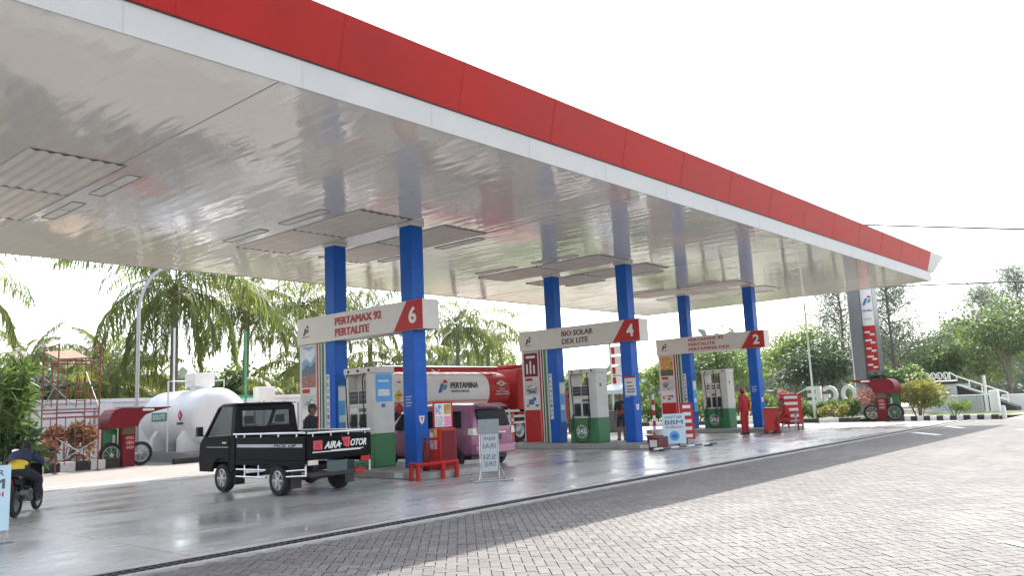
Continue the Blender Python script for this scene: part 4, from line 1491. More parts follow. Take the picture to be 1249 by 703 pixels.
    if cap is None:
        obj('hair', h.xf(M), hairm, t, smooth=True)
    else:
        hm = MB().ball(hd + Vector((-.01, 0, .045)), .09, .08, .1, 12, 8)
        obj('hair', hm.xf(M), hairm, t, smooth=True)
        c = MB().lathe(hd + Vector((.0, 0, .085)), (0, 0, 1), [(.102, -.012), (.104, .02), (.096, .055), (.07, .085), (.02, .096), (0, .097)], 18)
        c.hexa([(hd.x + .06, -.07 + hd.y, hd.z + .073), (hd.x + .19, -.045 + hd.y, hd.z + .06), (hd.x + .19, .045 + hd.y, hd.z + .06), (hd.x + .06, .07 + hd.y, hd.z + .073)],
               [(hd.x + .06, -.07 + hd.y, hd.z + .085), (hd.x + .19, -.045 + hd.y, hd.z + .07), (hd.x + .19, .045 + hd.y, hd.z + .07), (hd.x + .06, .07 + hd.y, hd.z + .085)])
        obj('cap', c.xf(M), cap, t)
    for s in ('l', 'r'):
        a, b_ = Vector(J['an' + s]), Vector(J['to' + s])
        d = (b_ - a)
        d.z = 0
        d = d.normalized() if d.length > 1e-6 else Vector((1, 0, 0))
        base = Vector((a.x, a.y, min(a.z, b_.z) - .045))
        sd_ = Vector((-d.y, d.x, 0))
        bm_ = MB()
        bm_.hexa([base - d * .075 - sd_ * .04, base + d * .19 - sd_ * .042, base + d * .19 + sd_ * .042, base - d * .075 + sd_ * .04],
                 [p + Vector((0, 0, .10 if k in (0, 3) else .055)) for k, p in enumerate([base - d * .07 - sd_ * .036, base + d * .17 - sd_ * .034, base + d * .17 + sd_ * .034, base - d * .07 + sd_ * .036])])
        bm_.tube([a - Vector((0, 0, .03)), a + Vector((0, 0, .07))], .055, 10)
        obj('shoe', bm_.xf(M), boots, t, bevel=.012)
    return t, M


STAND = dict(pelvis=(0, 0, .93), spine=(0, 0, 1.10), chest=(.0, 0, 1.30), neck=(.0, 0, 1.47), head=(.03, 0, 1.555),
             shl=(0, .18, 1.38), ell=(-.04, .25, 1.12), wrl=(.05, .25, .88), hal=(.075, .245, .80),
             shr=(0, -.18, 1.38), elr=(-.04, -.25, 1.12), wrr=(.05, -.25, .88), har=(.075, -.245, .80),
             hipl=(0, .09, .88), knl=(.03, .10, .49), anl=(0, .10, .09), tol=(.12, .11, .05),
             hipr=(0, -.09, .88), knr=(.03, -.10, .49), anr=(0, -.10, .09), tor=(.12, -.11, .05))
allred = {'head': 0, 'ha': 0}
t, M = person('person', 'person standing in red uniform with red cap and yellow side stripe', 28.75, 13.75, 0, 75, dict(STAND), [cloth_red], allred, cap=red, boots=black)
m = MB()
m.plate((.05, -.345, 1.0), (-1, 0, 0), (0, 0, 1), .07, .3, .004)
m2 = MB().tube([(-.02, -.262, 1.36), (-.05, -.315, 1.12), (-.02, -.31, .95)], .02, 6)
m2.tube([(.02, -.2, .86), (.05, -.185, .5), (.02, -.165, .15)], .018, 6)
obj('stripe', m2.xf(M), yellow, t)

SIT = dict(pelvis=(0, 0, .52), spine=(.03, 0, .68), chest=(.10, 0, .88), neck=(.15, 0, 1.05), head=(.20, 0, 1.13),
           shl=(.11, .18, .96), ell=(.13, .23, .70), wrl=(.34, .16, .62), hal=(.42, .14, .60),
           shr=(.11, -.18, .96), elr=(.13, -.23, .70), wrr=(.34, -.16, .62), har=(.42, -.14, .60),
           hipl=(.02, .10, .50), knl=(.43, .14, .50), anl=(.40, .13, .09), tol=(.52, .14, .05),
           hipr=(.02, -.10, .50), knr=(.43, -.14, .50), anr=(.46, -.13, .09), tor=(.58, -.14, .05))
SX, SY = 29.6, 12.42
person('person', 'person in red uniform seated on a low chair at the red desk', SX, SY, 0, 118, dict(SIT), [cloth_red], allred, cap=dkred)
# chair
Mc_ = place(SX, SY, 0, 118)
t = thing('chair', 'dark metal framed chair under the seated person in red', 'chair', (SX, SY, 0))
obj('seat', MB().box(-.22, .22, -.21, .21, .385, .42).xf(Mc_), black, t, bevel=.01)
obj('backrest', MB().hexa([(-.24, -.2, .62), (-.22, -.2, .62), (-.22, .2, .62), (-.24, .2, .62)], [(-.29, -.2, .82), (-.27, -.2, .82), (-.27, .2, .82), (-.29, .2, .82)]).xf(Mc_), black, t, bevel=.006)
for a, b_ in ((.2, .19), (.2, -.19)):
    obj('leg', MB().tube([(a, b_, .385), (a + .02, b_, 0.0)], .012, 8).xf(Mc_), steel, t)
for b_ in (.19, -.19):
    obj('leg', MB().tube([(-.29, b_, .82), (-.22, b_, .40), (-.25, b_, 0.0)], .012, 8).xf(Mc_), steel, t)

# dark figure behind island four
W4 = dict(STAND)
W4.update(ell=(.10, .26, 1.16), wrl=(.26, .16, 1.28), hal=(.33, .13, 1.33), knr=(.10, -.10, .50), anr=(.12, -.1, .09), tor=(.24, -.11, .05))
person('person', 'person in dark shirt with red print walking beyond the near column of island four', 26.0, 17.4, -.004, 200, W4, [cloth_dark, pm('print shirt red', (0.3, 0.05, 0.04), 0.9)],
       {'head': 0, 'ha': 0, 'spine': 2, 'to': 0, 'an': 0, 'wr': 0})
# dark figure by the poster board, beyond the pickup bed
person('person', 'person in dark clothes and dark cap standing beyond the pickup bed', 11.35, 16.3, 0, -60, dict(STAND), [cloth_dark], {'head': 0, 'ha': 0}, cap=black)


# ------------------------------------------------------------------ motorcycle and rider
def motorbike():
    X0, Y0, A = 4.95, 15.6, 55
    M = place(X0, Y0, 0, A, .9)
    t = thing('motorcycle', 'black motorcycle seen from behind beside the left board', 'motorcycle', (X0, Y0, 0))
    P = lambda name, mb, mt, par=t, bv=0, sm='auto': obj(name, mb.xf(M), mt, par, sm, bv)
    for x in (0.0, 1.25):
        c = Vector((x, 0, .29))
        ring = [c + Vector((.24 * math.cos(a), 0, .24 * math.sin(a))) for a in np.linspace(0, 2 * math.pi, 33)]
        w = P('wheel', MB().tube(ring, .055 if x == 0 else .045, 10, cap=False), rubber)
        m = MB().lathe(c, (0, 1, 0), [(.2, -.025), (.2, .025), (.185, .025), (.185, -.025)], 28)
        for k in range(5):
            a = 2 * math.pi * k / 5
            m.tube([c + Vector((.04 * math.cos(a), 0, .04 * math.sin(a))), c + Vector((.19 * math.cos(a + .15), 0, .19 * math.sin(a + .15)))], .014, 6)
        m.lathe(c, (0, 1, 0), [(.05, -.06), (.05, .06)], 14)
        P('rim', m, steel, w)
    m = MB()
    m.tube([(0, .07, .29), (.45, .08, .38), (.7, .06, .42)], .025, 8).tube([(0, -.07, .29), (.45, -.08, .38), (.7, -.06, .42)], .025, 8)
    m.tube([(.7, 0, .42), (.8, 0, .6), (1.02, 0, .86)], .035, 8).tube([(.7, 0, .42), (.2, 0, .62), (-.15, 0, .70)], .03, 8)
    m.tube([(1.02, .06, .95), (1.25, .07, .29)], .022, 8).tube([(1.02, -.06, .95), (1.25, -.07, .29)], .022, 8)
    for s in (.1, -.1):
        m.tube([(0.02, s, .32), (-.02, s, .66)], .03, 8)
    P('frame', m, black)
    P('engine', MB().box(.48, .78, -.12, .12, .24, .46), midgrey, bv=.03)
    P('seat', MB().hexa([(-.2, -.13, .70), (.6, -.12, .68), (.6, .12, .68), (-.2, .13, .70)], [(-.28, -.1, .79), (.55, -.1, .74), (.55, .1, .74), (-.28, .1, .79)]), black, bv=.02)
    P('tail_fairing', MB().hexa([(-.32, -.08, .62), (.5, -.13, .50), (.5, .13, .50), (-.32, .08, .62)], [(-.36, -.09, .72), (.5, -.14, .69), (.5, .14, .69), (-.36, .09, .72)]), carblack, bv=.02)
    P('front_fairing', MB().hexa([(.9, -.2, .45), (1.05, -.12, .5), (1.05, .12, .5), (.9, .2, .45)], [(.98, -.16, .95), (1.14, -.1, .92), (1.14, .1, .92), (.98, .16, .95)]), carblack, bv=.02)
    P('tail_lamp', MB().box(-.385, -.35, -.06, .06, .64, .70), tail_red)
    P('rear_mudguard', MB().hexa([(-.30, -.06, .35), (-.27, -.06, .35), (-.27, .06, .35), (-.30, .06, .35)], [(-.36, -.07, .62), (-.30, -.07, .62), (-.30, .07, .62), (-.36, .07, .62)]), black)
    P('muffler', MB().tube([(.55, -.16, .27), (.2, -.19, .30), (-.1, -.21, .40), (-.30, -.21, .47)], [.02, .03, .05, .05], 10), dkgrey)
    m = MB().tube([(.98, .32, .98), (1.0, .12, 1.0), (1.0, -.12, 1.0), (.98, -.32, .98)], .014, 8)
    P('handlebar', m, black)
    for s in (1, -1):
        m = MB().tube([(1.0, s * .2, 1.0), (.98, s * .3, 1.16)], .008, 6)
        m.ball((.97, s * .33, 1.2), .012, .07, .045, 10, 6)
        P('mirror', m, chrome if s > 0 else black)
    RJ = dict(pelvis=(.10, 0, .84), spine=(.16, 0, .98), chest=(.33, 0, 1.10), neck=(.47, 0, 1.19), head=(.55, 0, 1.225),
              shl=(.37, .17, 1.13), ell=(.58, .28, 1.0), wrl=(.85, .28, 1.02), hal=(.94, .28, 1.0),
              shr=(.37, -.17, 1.13), elr=(.52, -.28, .98), wrr=(.80, -.28, 1.01), har=(.92, -.28, 1.0),
              hipl=(.16, .11, .81), knl=(.60, .17, .70), anl=(.40, .17, .36), tol=(.52, .18, .32),
              hipr=(.16, -.11, .81), knr=(.58, -.22, .66), anr=(.40, -.24, .34), tor=(.52, -.25, .29))
    person('person', 'motorcyclist in dark shirt with yellow panels sitting on the motorcycle', X0, Y0, 0, A, RJ, [cloth_navy, yellow, cloth_dark],
           {'head': 0, 'ha': 0, 'wr': 0, 'spine': 2, 'hip': 3, 'kn': 3, 'an': 3, 'to': 3}, sc=.9)


motorbike()


# ------------------------------------------------------------------ boards and small items on the forecourt
def info_board(label, c, deg, w, h, lines, zb=.08):
    """pale blue notice board on a low stand; deg = direction its face looks"""
    c = Vector(c)
    n = Vector((math.cos(R(deg)), math.sin(R(deg)), 0))
    u = Vector((-n.y, n.x, 0))
    v = Vector((0, 0, 1))
    t = thing('notice_board', label, 'notice board', c, 'pale blue fuel notice boards')
    o = c - u * (w / 2) + v * (zb + .06)
    bd = obj('panel', MB().plate(o - n * .03, u, v, w, h, .03), paleblue, t, bevel=.004)
    m = MB()
    for s in (0, w - .03):
        p = o + u * s - n * .062
        m.plate(p - v * (zb + .04), u, v, .03, h + zb + .04, .028)
    m.plate(o + v * (h - .05) - n * .033, u, v, w, .04, -.0285)
    obj('frame', m, steel, t)
    m = MB()
    for s in (-w * .45, w * .45):
        a = c + u * s
        m.tube([a - n * .28 + v * .02, a + n * .25 + v * .02], .018, 8)
    m.tube([c - u * w * .6 + v * .02 + n * .2, c + u * w * .6 + v * .02 + n * .2], .018, 8)
    obj('foot', m, steel, t)
    for s_, fx, fz, fw, fh, mt in lines:
        text('lettering', s_, o + u * (fx * w) + v * (fz * h) + n * .001, u, v, fw * w, fh * h, mt, bd, .003, .012)
    cc = o + u * (w * .5) + v * (h * .26) + n * .001
    pr = obj('emblem', MB().lathe(cc, n, [(w * .22, 0), (w * .22, .004)], 24), ltblue, bd)
    obj('emblem_print', MB().plate(cc - u * w * .1 - v * w * .1 + n * .004, u, v, w * .2, w * .18, .003), midblue, pr)
    return t


LN = lambda a, b_, c_: [(a, .12, .84, .76, .09, dkgrey), (b_, .1, .64, .8, .15, dkgrey), (c_, .12, .52, .76, .07, letter_red)]
info_board('pale blue BBM notice board beside the motorcycle at left edge', (3.62, 12.63, 0), 250, .62, .86, LN('DAFTAR', 'BBM', 'SUBSIDI'))
info_board('pale blue BBM notice board with blue emblem before island two', (21.5, 12.55, 0), 215, .66, .88, LN('DAFTAR', 'BBM', 'SUBSIDI'))

# red sign rack with pale rows, leaning beside the board
def rack(label, c, deg, w, h, rows, lean, group):
    c = Vector(c)
    n = Vector((math.cos(R(deg)), math.sin(R(deg)), 0))
    u = Vector((-n.y, n.x, 0))
    v = (Vector((0, 0, 1)) - n * lean).normalized()
    t = thing('sign_rack', label, 'sign rack', c, group)
    o = c - u * (w / 2) + Vector((0, 0, .22)) + n * lean * .5
    pn = obj('panel', MB().plate(o - n * .025, u, v, w, h, .025), red, t, bevel=.004)
    rh = h / rows
    for k in range(rows):
        obj('row_print', MB().plate(o + u * w * .2 + v * (rh * k + rh * .25) + n * .001, u, v, w * .62, rh * .45, .003), STK, pn)
    m = MB()
    for s in (0.02, w - .02):
        m.tube([o + u * s - v * .25 - n * .04, o + u * s + v * h - n * .04], .014, 6)
        m.tube([o + u * s + v * h * .8 - n * .04, c - u * (w / 2 - s) - n * .45], .012, 6)
    obj('frame', m, steel, t)
    return t


rack('narrow red rack of five pale rows leaning beside the pale blue board', (22.5, 12.65, 0), 215, .38, 1.12, 5, .22, 'red sign racks')
rack('red rack of pale rows standing behind the seated person in red', (31.9, 13.25, 0), 205, .82, 1.2, 5, .02, 'red sign racks')

# low pole barrier lying at the foot of the boards
t = thing('barrier_pole', 'white and dark striped pole lying on low feet before island two', 'barrier', (21.6, 12.2, 0))
m = MB()
pa, pb = Vector((20.3, 12.55, .06)), Vector((23.1, 12.05, .06))
for k in range(8):
    m.mat(k % 2)
    m.tube([pa.lerp(pb, k / 8), pa.lerp(pb, (k + 1) / 8)], .03, 8)
obj('pole', m, [kerb_white, dkgrey], t)
obj('foot', MB().box(20.5, 20.6, 12.4, 12.66, 0, .05), black, t)
obj('foot', MB().box(22.7, 22.8, 12.0, 12.26, 0, .05), black, t)
# dark red box by the board
t = thing('floor_box', 'dark red box with pale label on the ground left of the blue board', 'box', (20.9, 12.75, 0))
obj('body', MB().box(20.65, 21.2, 12.6, 12.95, 0.0, .38), pm('maroon box', (0.12, 0.02, 0.025), 0.6), t, bevel=.02)
obj('label_panel', MB().plate((20.648, 12.9, .1), *XM, .25, .2, .004), STK, t)

# silver sign board seen from the back
t = thing('stand_sign', 'silver stand sign with pressed letters facing the mauve car', 'sign', (12.3, 11.5, 0))
dn = Vector((-.60, -.80, 0))
un = Vector((.80, -.60, 0))
vz = Vector((0, 0, 1))
c0 = Vector((12.3, 11.5, 0))
obj('upper_panel', MB().plate(c0 - un * .22 + vz * .93, un, vz, .44, .30, .012), pm('grey board', (0.24, 0.26, 0.265), 0.45, var=.1), t)
lp = obj('lower_panel', MB().plate(c0 - un * .17 + vz * .18, un, vz, .34, .745, .012), silver, t)
for q, (s_, z_) in enumerate((('BAJAK', .78), ('IRAI', .64), ('SSI', .42), ('SRE', .28))):
    text('lettering', s_, c0 + un * .13 + vz * z_ + dn * .0125 * 1.05, -un, vz, .25, .1, dkgrey, lp, -.004, .0)
m = MB()
for s in (-.19, .19):
    m.tube([c0 + un * s - dn * .02 + vz * .02, c0 + un * s - dn * .02 + vz * .95], .012, 8)
m.tube([c0 + un * .0 - dn * .02 + vz * .9, c0 + un * .0 - dn * .02 + vz * 1.22], .012, 8)
for s in (-.19, .19):
    m.tube([c0 + un * s - dn * .02 + vz * .32, c0 + un * s * 1.5 + dn * .28 + vz * .02], .012, 8)
obj('frame', m, chrome, t)
m = MB()
m.tube([c0 - un * .4 + dn * .3 + vz * .02, c0 + un * .42 + dn * .3 + vz * .02], .02, 8)
m.tube([c0 - un * .4 - dn * .1 + vz * .02, c0 + un * .42 - dn * .1 + vz * .02], .02, 8)
for s in (-.3, .3):
    m.tube([c0 + un * s + dn * .3 + vz * .02, c0 + un * s - dn * .1 + vz * .02], .018, 8)
obj('base', m, steel, t)

# red guard rails at the island ends
for i, cxx in enumerate(CX):
    lab = ['red pipe guard rail wrapped round the end of island six', 'red pipe guard rail at the near end of island four', 'red pipe guard rail at the near end of island two'][i]
    t = thing('guard_rail', lab, 'guard rail', (cxx, 12.8, 0), 'red guard rails at the island ends')
    xb = cxx - .2 if i == 0 else cxx + .6
    xa = cxx - 1.29 if i == 0 else cxx - .6
    rail_y = 12.92
    m = MB().tube([(xa, 13.25 if i == 0 else 13.6, .34), (xa, rail_y + .1, .34), (xa + .1, rail_y, .34), (xb, rail_y, .34)], .04, 10)
    obj('rail', m, red if i == 0 else dkred, t)
    for px_, py_ in ((xa + .02, rail_y + .1), (xa + .02, 13.24 if i == 0 else 13.58), ((xa + xb) / 2 + .1, rail_y), (xb - .03, rail_y)):
        obj('leg', MB().tube([(px_, py_, 0.0), (px_, py_, .34)], .05 if i == 0 else .035, 10), red if i == 0 else dkred, t)

# red cabinet with leaflets beside the near column of island six
t = thing('leaflet_cabinet', 'red steel cabinet with leaflet rack between blue column and mauve car', 'cabinet', (12.8, 13.4, .15))
bx = obj('body', MB().box(12.55, 13.05, 13.2, 13.55, .152, 1.05), red, t, bevel=.015)
obj('door', MB().plate((12.59, 13.197, .22), *YM, .42, .78, .008), dkred, t)
m = MB().tube([(12.52, 13.35, 1.05), (12.52, 13.35, 1.62)], .02, 8).tube([(13.08, 13.35, .4), (13.08, 13.35, 1.62)], .02, 8).tube([(12.52, 13.35, 1.62), (13.08, 13.35, 1.62)], .02, 8)
obj('rack_frame', m, red, t)
obj('rack_board', MB().box(12.55, 13.05, 13.34, 13.36, 1.08, 1.6), STK, t)
for k, (a, z_, mt) in enumerate(((0, 1.36, pic_blue), (.25, 1.36, pic_food), (0, 1.10, pic_grey), (.25, 1.10, pinkprint))):
    obj('leaflet', MB().plate((12.58 + a, 13.337, z_), *YM, .2, .22, .006), mt, t)
    obj('leaflet', MB().plate((12.548, 13.52 - a * .5, z_ - .5), *XM, .1, .2, .004), mt, t)
t = thing('fire_extinguisher', 'dark red fire extinguisher standing left of the leaflet cabinet', 'fire extinguisher', (12.3, 13.4, .15))
obj('cylinder', MB().lathe((12.3, 13.4, .15), (0, 0, 1), [(.07, .003), (.085, .04), (.085, .5), (.06, .58), (.03, .62), (.025, .66)], 18), dkred, t)
obj('valve', MB().box(12.26, 12.34, 13.38, 13.42, .812, .87), black, t)
obj('hose', MB().tube([(12.26, 13.38, .84), (12.17, 13.35, .78), (12.19, 13.33, .5), (12.2, 13.32, .35)], .014, 7), black, t)

# desk, orange marker posts, red and white post
t = thing('service_desk', 'red counter desk with white lettering in front of the seated person', 'desk', (29.6, 13.35, 0))
Md = place(29.75, 13.12, 0, 118)
obj('body', MB().box(-.2, .3, -.55, .55, .12, .92).xf(Md), red, t, bevel=.01)
obj('top', MB().box(-.23, .33, -.58, .58, .921, .95).xf(Md), dkred, t)
for a in (-.18, .26):
    for b_ in (-.5, .5):
        obj('leg', MB().box(a, a + .04, b_ - .02, b_ + .02, 0, .119).xf(Md), dkred, t)
for q, (s_, z_, w_) in enumerate((('BBM', .62, .5), ('PAS', .4, .4))):
    um = Md.to_3x3() @ Vector((0, 1, 0))
    text('lettering', s_, Md @ Vector((-.202, .3, z_)), -um, (0, 0, 1), w_, .16, STK, t, .004, .02)
    text('lettering', s_, Md @ Vector((-.15 if q else -.17, -.552, z_)), Md.to_3x3() @ Vector((1, 0, 0)), (0, 0, 1), w_ * .75, .16, STK, t, .004, .02)
t = thing('marker_post', 'orange plastic marker post with white bands beside the tanker wheel', 'marker post', (22.6, 19.9, 0), 'plastic marker posts')
def mpost(t, c, main):
    c = Vector(c)
    obj('base', MB().lathe(c, (0, 0, 1), [(.2, 0), (.2, .04), (.08, .07), (0, .07)], 16), black, t)
    m = MB()
    for k, (a, b_) in enumerate(((.07, .55), (.55, .68), (.68, .9), (.9, 1.0), (1.0, 1.2))):
        m.mat(k % 2).lathe(c, (0, 0, 1), [(.055, a), (.055, b_)], 14)
    obj('post', m, [main, white], t)
mpost(t, (22.6, 19.9, 0), orange)
t = thing('marker_post', 'pinkish red marker post beside the rear of the mauve car', 'marker post', (21.0, 18.95 + .9, 0), 'plastic marker posts')
mpost(t, (21.6, 19.7, 0), pinkprint)
t.location = (21.6, 19.7, 0)
for c in t.children:
    c.data = c.data.copy()
    c.data.transform(Matrix.Translation((21.0 - 21.6, 19.85 - 19.7, 0)))
t = thing('striped_post', 'tall red and white striped post between island four and island two', 'post', (27.0, 16.6, 0))
m = MB()
for k in range(8):
    m.mat(k % 2).lathe((27.0, 16.6, 0), (0, 0, 1), [(.06, .05 + k * .2), (.06, .25 + k * .2)], 12)
obj('pole', m, [red, white], t)
obj('base', MB().lathe((27.0, 16.6, 0), (0, 0, 1), [(.22, 0), (.22, .05), (0, .05)], 14), conc, t)
t = thing('flower_tub', 'white tub of plants with striped cloth at foot of island four column', 'planter', (24.3, 13.9, 0))
obj('tub', MB().lathe((24.2, 14.6, 0), (0, 0, 1), [(.2, 0), (.26, .45), (.24, .45), (.18, .3), (0, .3)], 16), white, t)


# ------------------------------------------------------------------ boundary wall
WY = 33.5
t = thing('boundary_wall', 'long pale boundary wall with recessed panels behind the scaffold and tank', 'wall', (12, WY, 0))
obj('wall_body', MB().box(-16, 30, WY, WY + .18, -.08, 2.32), wallm, t)
obj('coping', MB().box(-16, 30, WY - .09, WY + .27, 2.322, 2.46), wallm, t)
m = MB().box(-16, 30, WY - .05, WY - .003, -.08, .3)
obj('plinth', m, wallm, t)
for x in np.arange(-14.2, 30, 3.1):
    obj('pier', MB().box(x - .28, x + .28, WY - .07, WY - .003, .302, 2.318), wallm, t)
    obj('pier_groove', MB().box(x + .36, x + .44, WY - .012, WY - .003, .302, 2.1).box(x - .44, x - .36, WY - .012, WY - .003, .302, 2.1), midgrey, t)
    obj('panel_groove', MB().box(x + .45, x + 2.6, WY - .012, WY - .003, 2.06, 2.12), midgrey, t)


# ------------------------------------------------------------------ striped kerbs
def kerb(name, a, b, n, w, h, label, short=None):
    a, b = Vector(a), Vector(b)
    d = (b - a).normalized()
    nn = Vector((-d.y, d.x, 0)) * w
    m = MB()
    L = (b - a).length
    for k in range(n):
        m.mat(k % 2)
        p, q = a + d * (L * k / n + .004), a + d * (L * (k + 1) / n - .004)
        zz = Vector((0, 0, h))
        low = Vector((0, 0, -.08))
        m.hexa([p + low, q + low, q + nn + low, p + nn + low], [p + zz, q + zz, q + nn + zz, p + nn + zz])
    return tag(obj(name, m, [kerb_black, kerb_white], bevel=.012), label, None, None, 'structure')


kerb('kerb', (0.5, 29.0, 0), (12.3, 28.75, 0), 25, .22, .30, 'black and white kerb under the scaffold')
kerb('kerb', (13.7, 27.7, 0), (19.0, 27.65, 0), 5, .22, .17, 'black and white kerb before the tank')
kerb('kerb', (39.05, 13.05, 0), (39.05, 30.0, 0), 18, -.22, .2, 'black and white kerb below the hedge')
kerb('kerb', (39.0, 7.4, 0), (39.05, 11.35, 0), 15, -.22, .2, 'black and white kerb at the right end')
soil = pm('planting soil', (0.13, 0.10, 0.07), 0.95, var=.3, scale=5, bump=.5)
grassm = pm('grass turf', (0.09, 0.13, 0.035), 0.95, var=.35, scale=7, bump=.8, bscale=90)
sheet('planting_bed', 0.5, 12.3, 29.2, WY - .05, .2, grassm)
sheet('planting_bed', 39.27, 46.5, 13.05, 40, .12, grassm)
sheet('planting_bed', 39.27, 46.5, 7.4, 11.35, .12, grassm)


# ------------------------------------------------------------------ foliage generators
def leaf_mesh(name, P, D, Nn, L, Wd, bend=0.25):
    """leaf blades: base P, direction D, normal-ish Nn, length L, width Wd (arrays); two quads folded at mid length"""
    P, D, Nn = np.asarray(P, float), np.asarray(D, float), np.asarray(Nn, float)
    n = len(P)
    D = D / np.linalg.norm(D, axis=1, keepdims=True)
    sdv = np.cross(D, Nn)
    sdv /= np.linalg.norm(sdv, axis=1, keepdims=True) + 1e-9
    L, Wd = np.broadcast_to(L, n)[:, None], np.broadcast_to(Wd, n)[:, None]
    up = np.cross(sdv, D)
    mid = P + D * L * .5
    tip = P + D * L * .95 - up * L * bend - np.array([0, 0, 1]) * L * bend * .5
    V = np.stack([P - sdv * Wd * .2, P + sdv * Wd * .2, mid + sdv * Wd * .5, mid - sdv * Wd * .5, tip + sdv * Wd * .12, tip - sdv * Wd * .12], 1).reshape(-1, 3)
    o = np.arange(n)[:, None] * 6
    Fq = np.concatenate([o + np.array([[0, 1, 2, 3]]), o + np.array([[3, 2, 4, 5]])], 1).reshape(-1)
    me = bpy.data.meshes.new(name)
    me.vertices.add(len(V))
    me.vertices.foreach_set('co', V.ravel())
    me.loops.add(len(Fq))
    me.loops.foreach_set('vertex_index', Fq)
    me.polygons.add(n * 2)
    me.polygons.foreach_set('loop_start', np.arange(n * 2) * 4)
    me.update(calc_edges=True)
    return me


def meobj(name, me, mats, parent, smooth=False):
    o = bpy.data.objects.new(name, me)
    return finish(o, me, mats, parent, smooth, 0)


def unit(n):
    v = rng.normal(size=(n, 3))
    return v / np.linalg.norm(v, axis=1, keepdims=True)


LG1 = leafmat('broad leaf', (0.05, 0.10, 0.025), (0.13, 0.21, 0.045), .5, .42)
LG2 = leafmat('bright leaf', (0.08, 0.15, 0.025), (0.20, 0.29, 0.05), .5, .45)
LG3 = leafmat('dull grey green leaf', (0.07, 0.105, 0.07), (0.15, 0.19, 0.12), .6, .4)
LPALM = leafmat('palm leaf', (0.06, 0.10, 0.02), (0.19, 0.22, 0.045), .4, .5)
LPALM2 = leafmat('yellowing palm leaf', (0.09, 0.13, 0.02), (0.24, 0.26, 0.05), .4, .45)
LCROT = leafmat('bronze croton leaf', (0.20, 0.085, 0.04), (0.36, 0.25, 0.10), .45, .3)
LPINK = leafmat('pink croton leaf', (0.17, 0.10, 0.055), (0.50, 0.24, 0.19), .45, .3)
LYEL = leafmat('yellow green leaf', (0.14, 0.16, 0.03), (0.36, 0.34, 0.08), .45, .35)
LDK = leafmat('deep green leaf', (0.02, 0.05, 0.018), (0.06, 0.11, 0.03), .5, .3)


def shrub(name, label, cat, loc, rx, ry, h, n, ll, lw, mt, group=None, z0=.1, up=.35):
    t = thing(name, label, cat, loc, group)
    # lumpy clump cloud
    k = max(5, int(rx * ry * 14), int(h * 5))
    cc = np.stack([rng.uniform(-.8, .8, k) * rx, rng.uniform(-.8, .8, k) * ry, z0 + (h - z0) * rng.uniform(.25, .82, k)], 1)
    cr = np.minimum(rx, np.minimum(ry, h * .5)) * rng.uniform(.35, .62, k)
    ci = rng.integers(0, k, n)
    d = unit(n)
    P = cc[ci] + d * (cr[ci] * rng.uniform(.55, 1.05, n))[:, None]
    P[:, 2] = np.maximum(P[:, 2], .02)
    D = d + unit(n) * .7 + np.array([0, 0, up])
    me = leaf_mesh('foliage', P, D, unit(n), ll * rng.uniform(.6, 1.25, n), lw * rng.uniform(.7, 1.2, n))
    meobj('foliage', me, mt, t)
    m = MB()
    for q in range(7):
        a = rng.uniform(0, 6.28)
        x_, y_ = rx * .6 * math.cos(a), ry * .6 * math.sin(a)
        m.tube([(loc[0] + x_ * .3, loc[1] + y_ * .3, loc[2]), (loc[0] + x_ * .7, loc[1] + y_ * .7, loc[2] + h * .4), (loc[0] + x_, loc[1] + y_, loc[2] + h * .75)], .022, 5, r1=.008)
    obj('stem', m, bark, t)
    return t


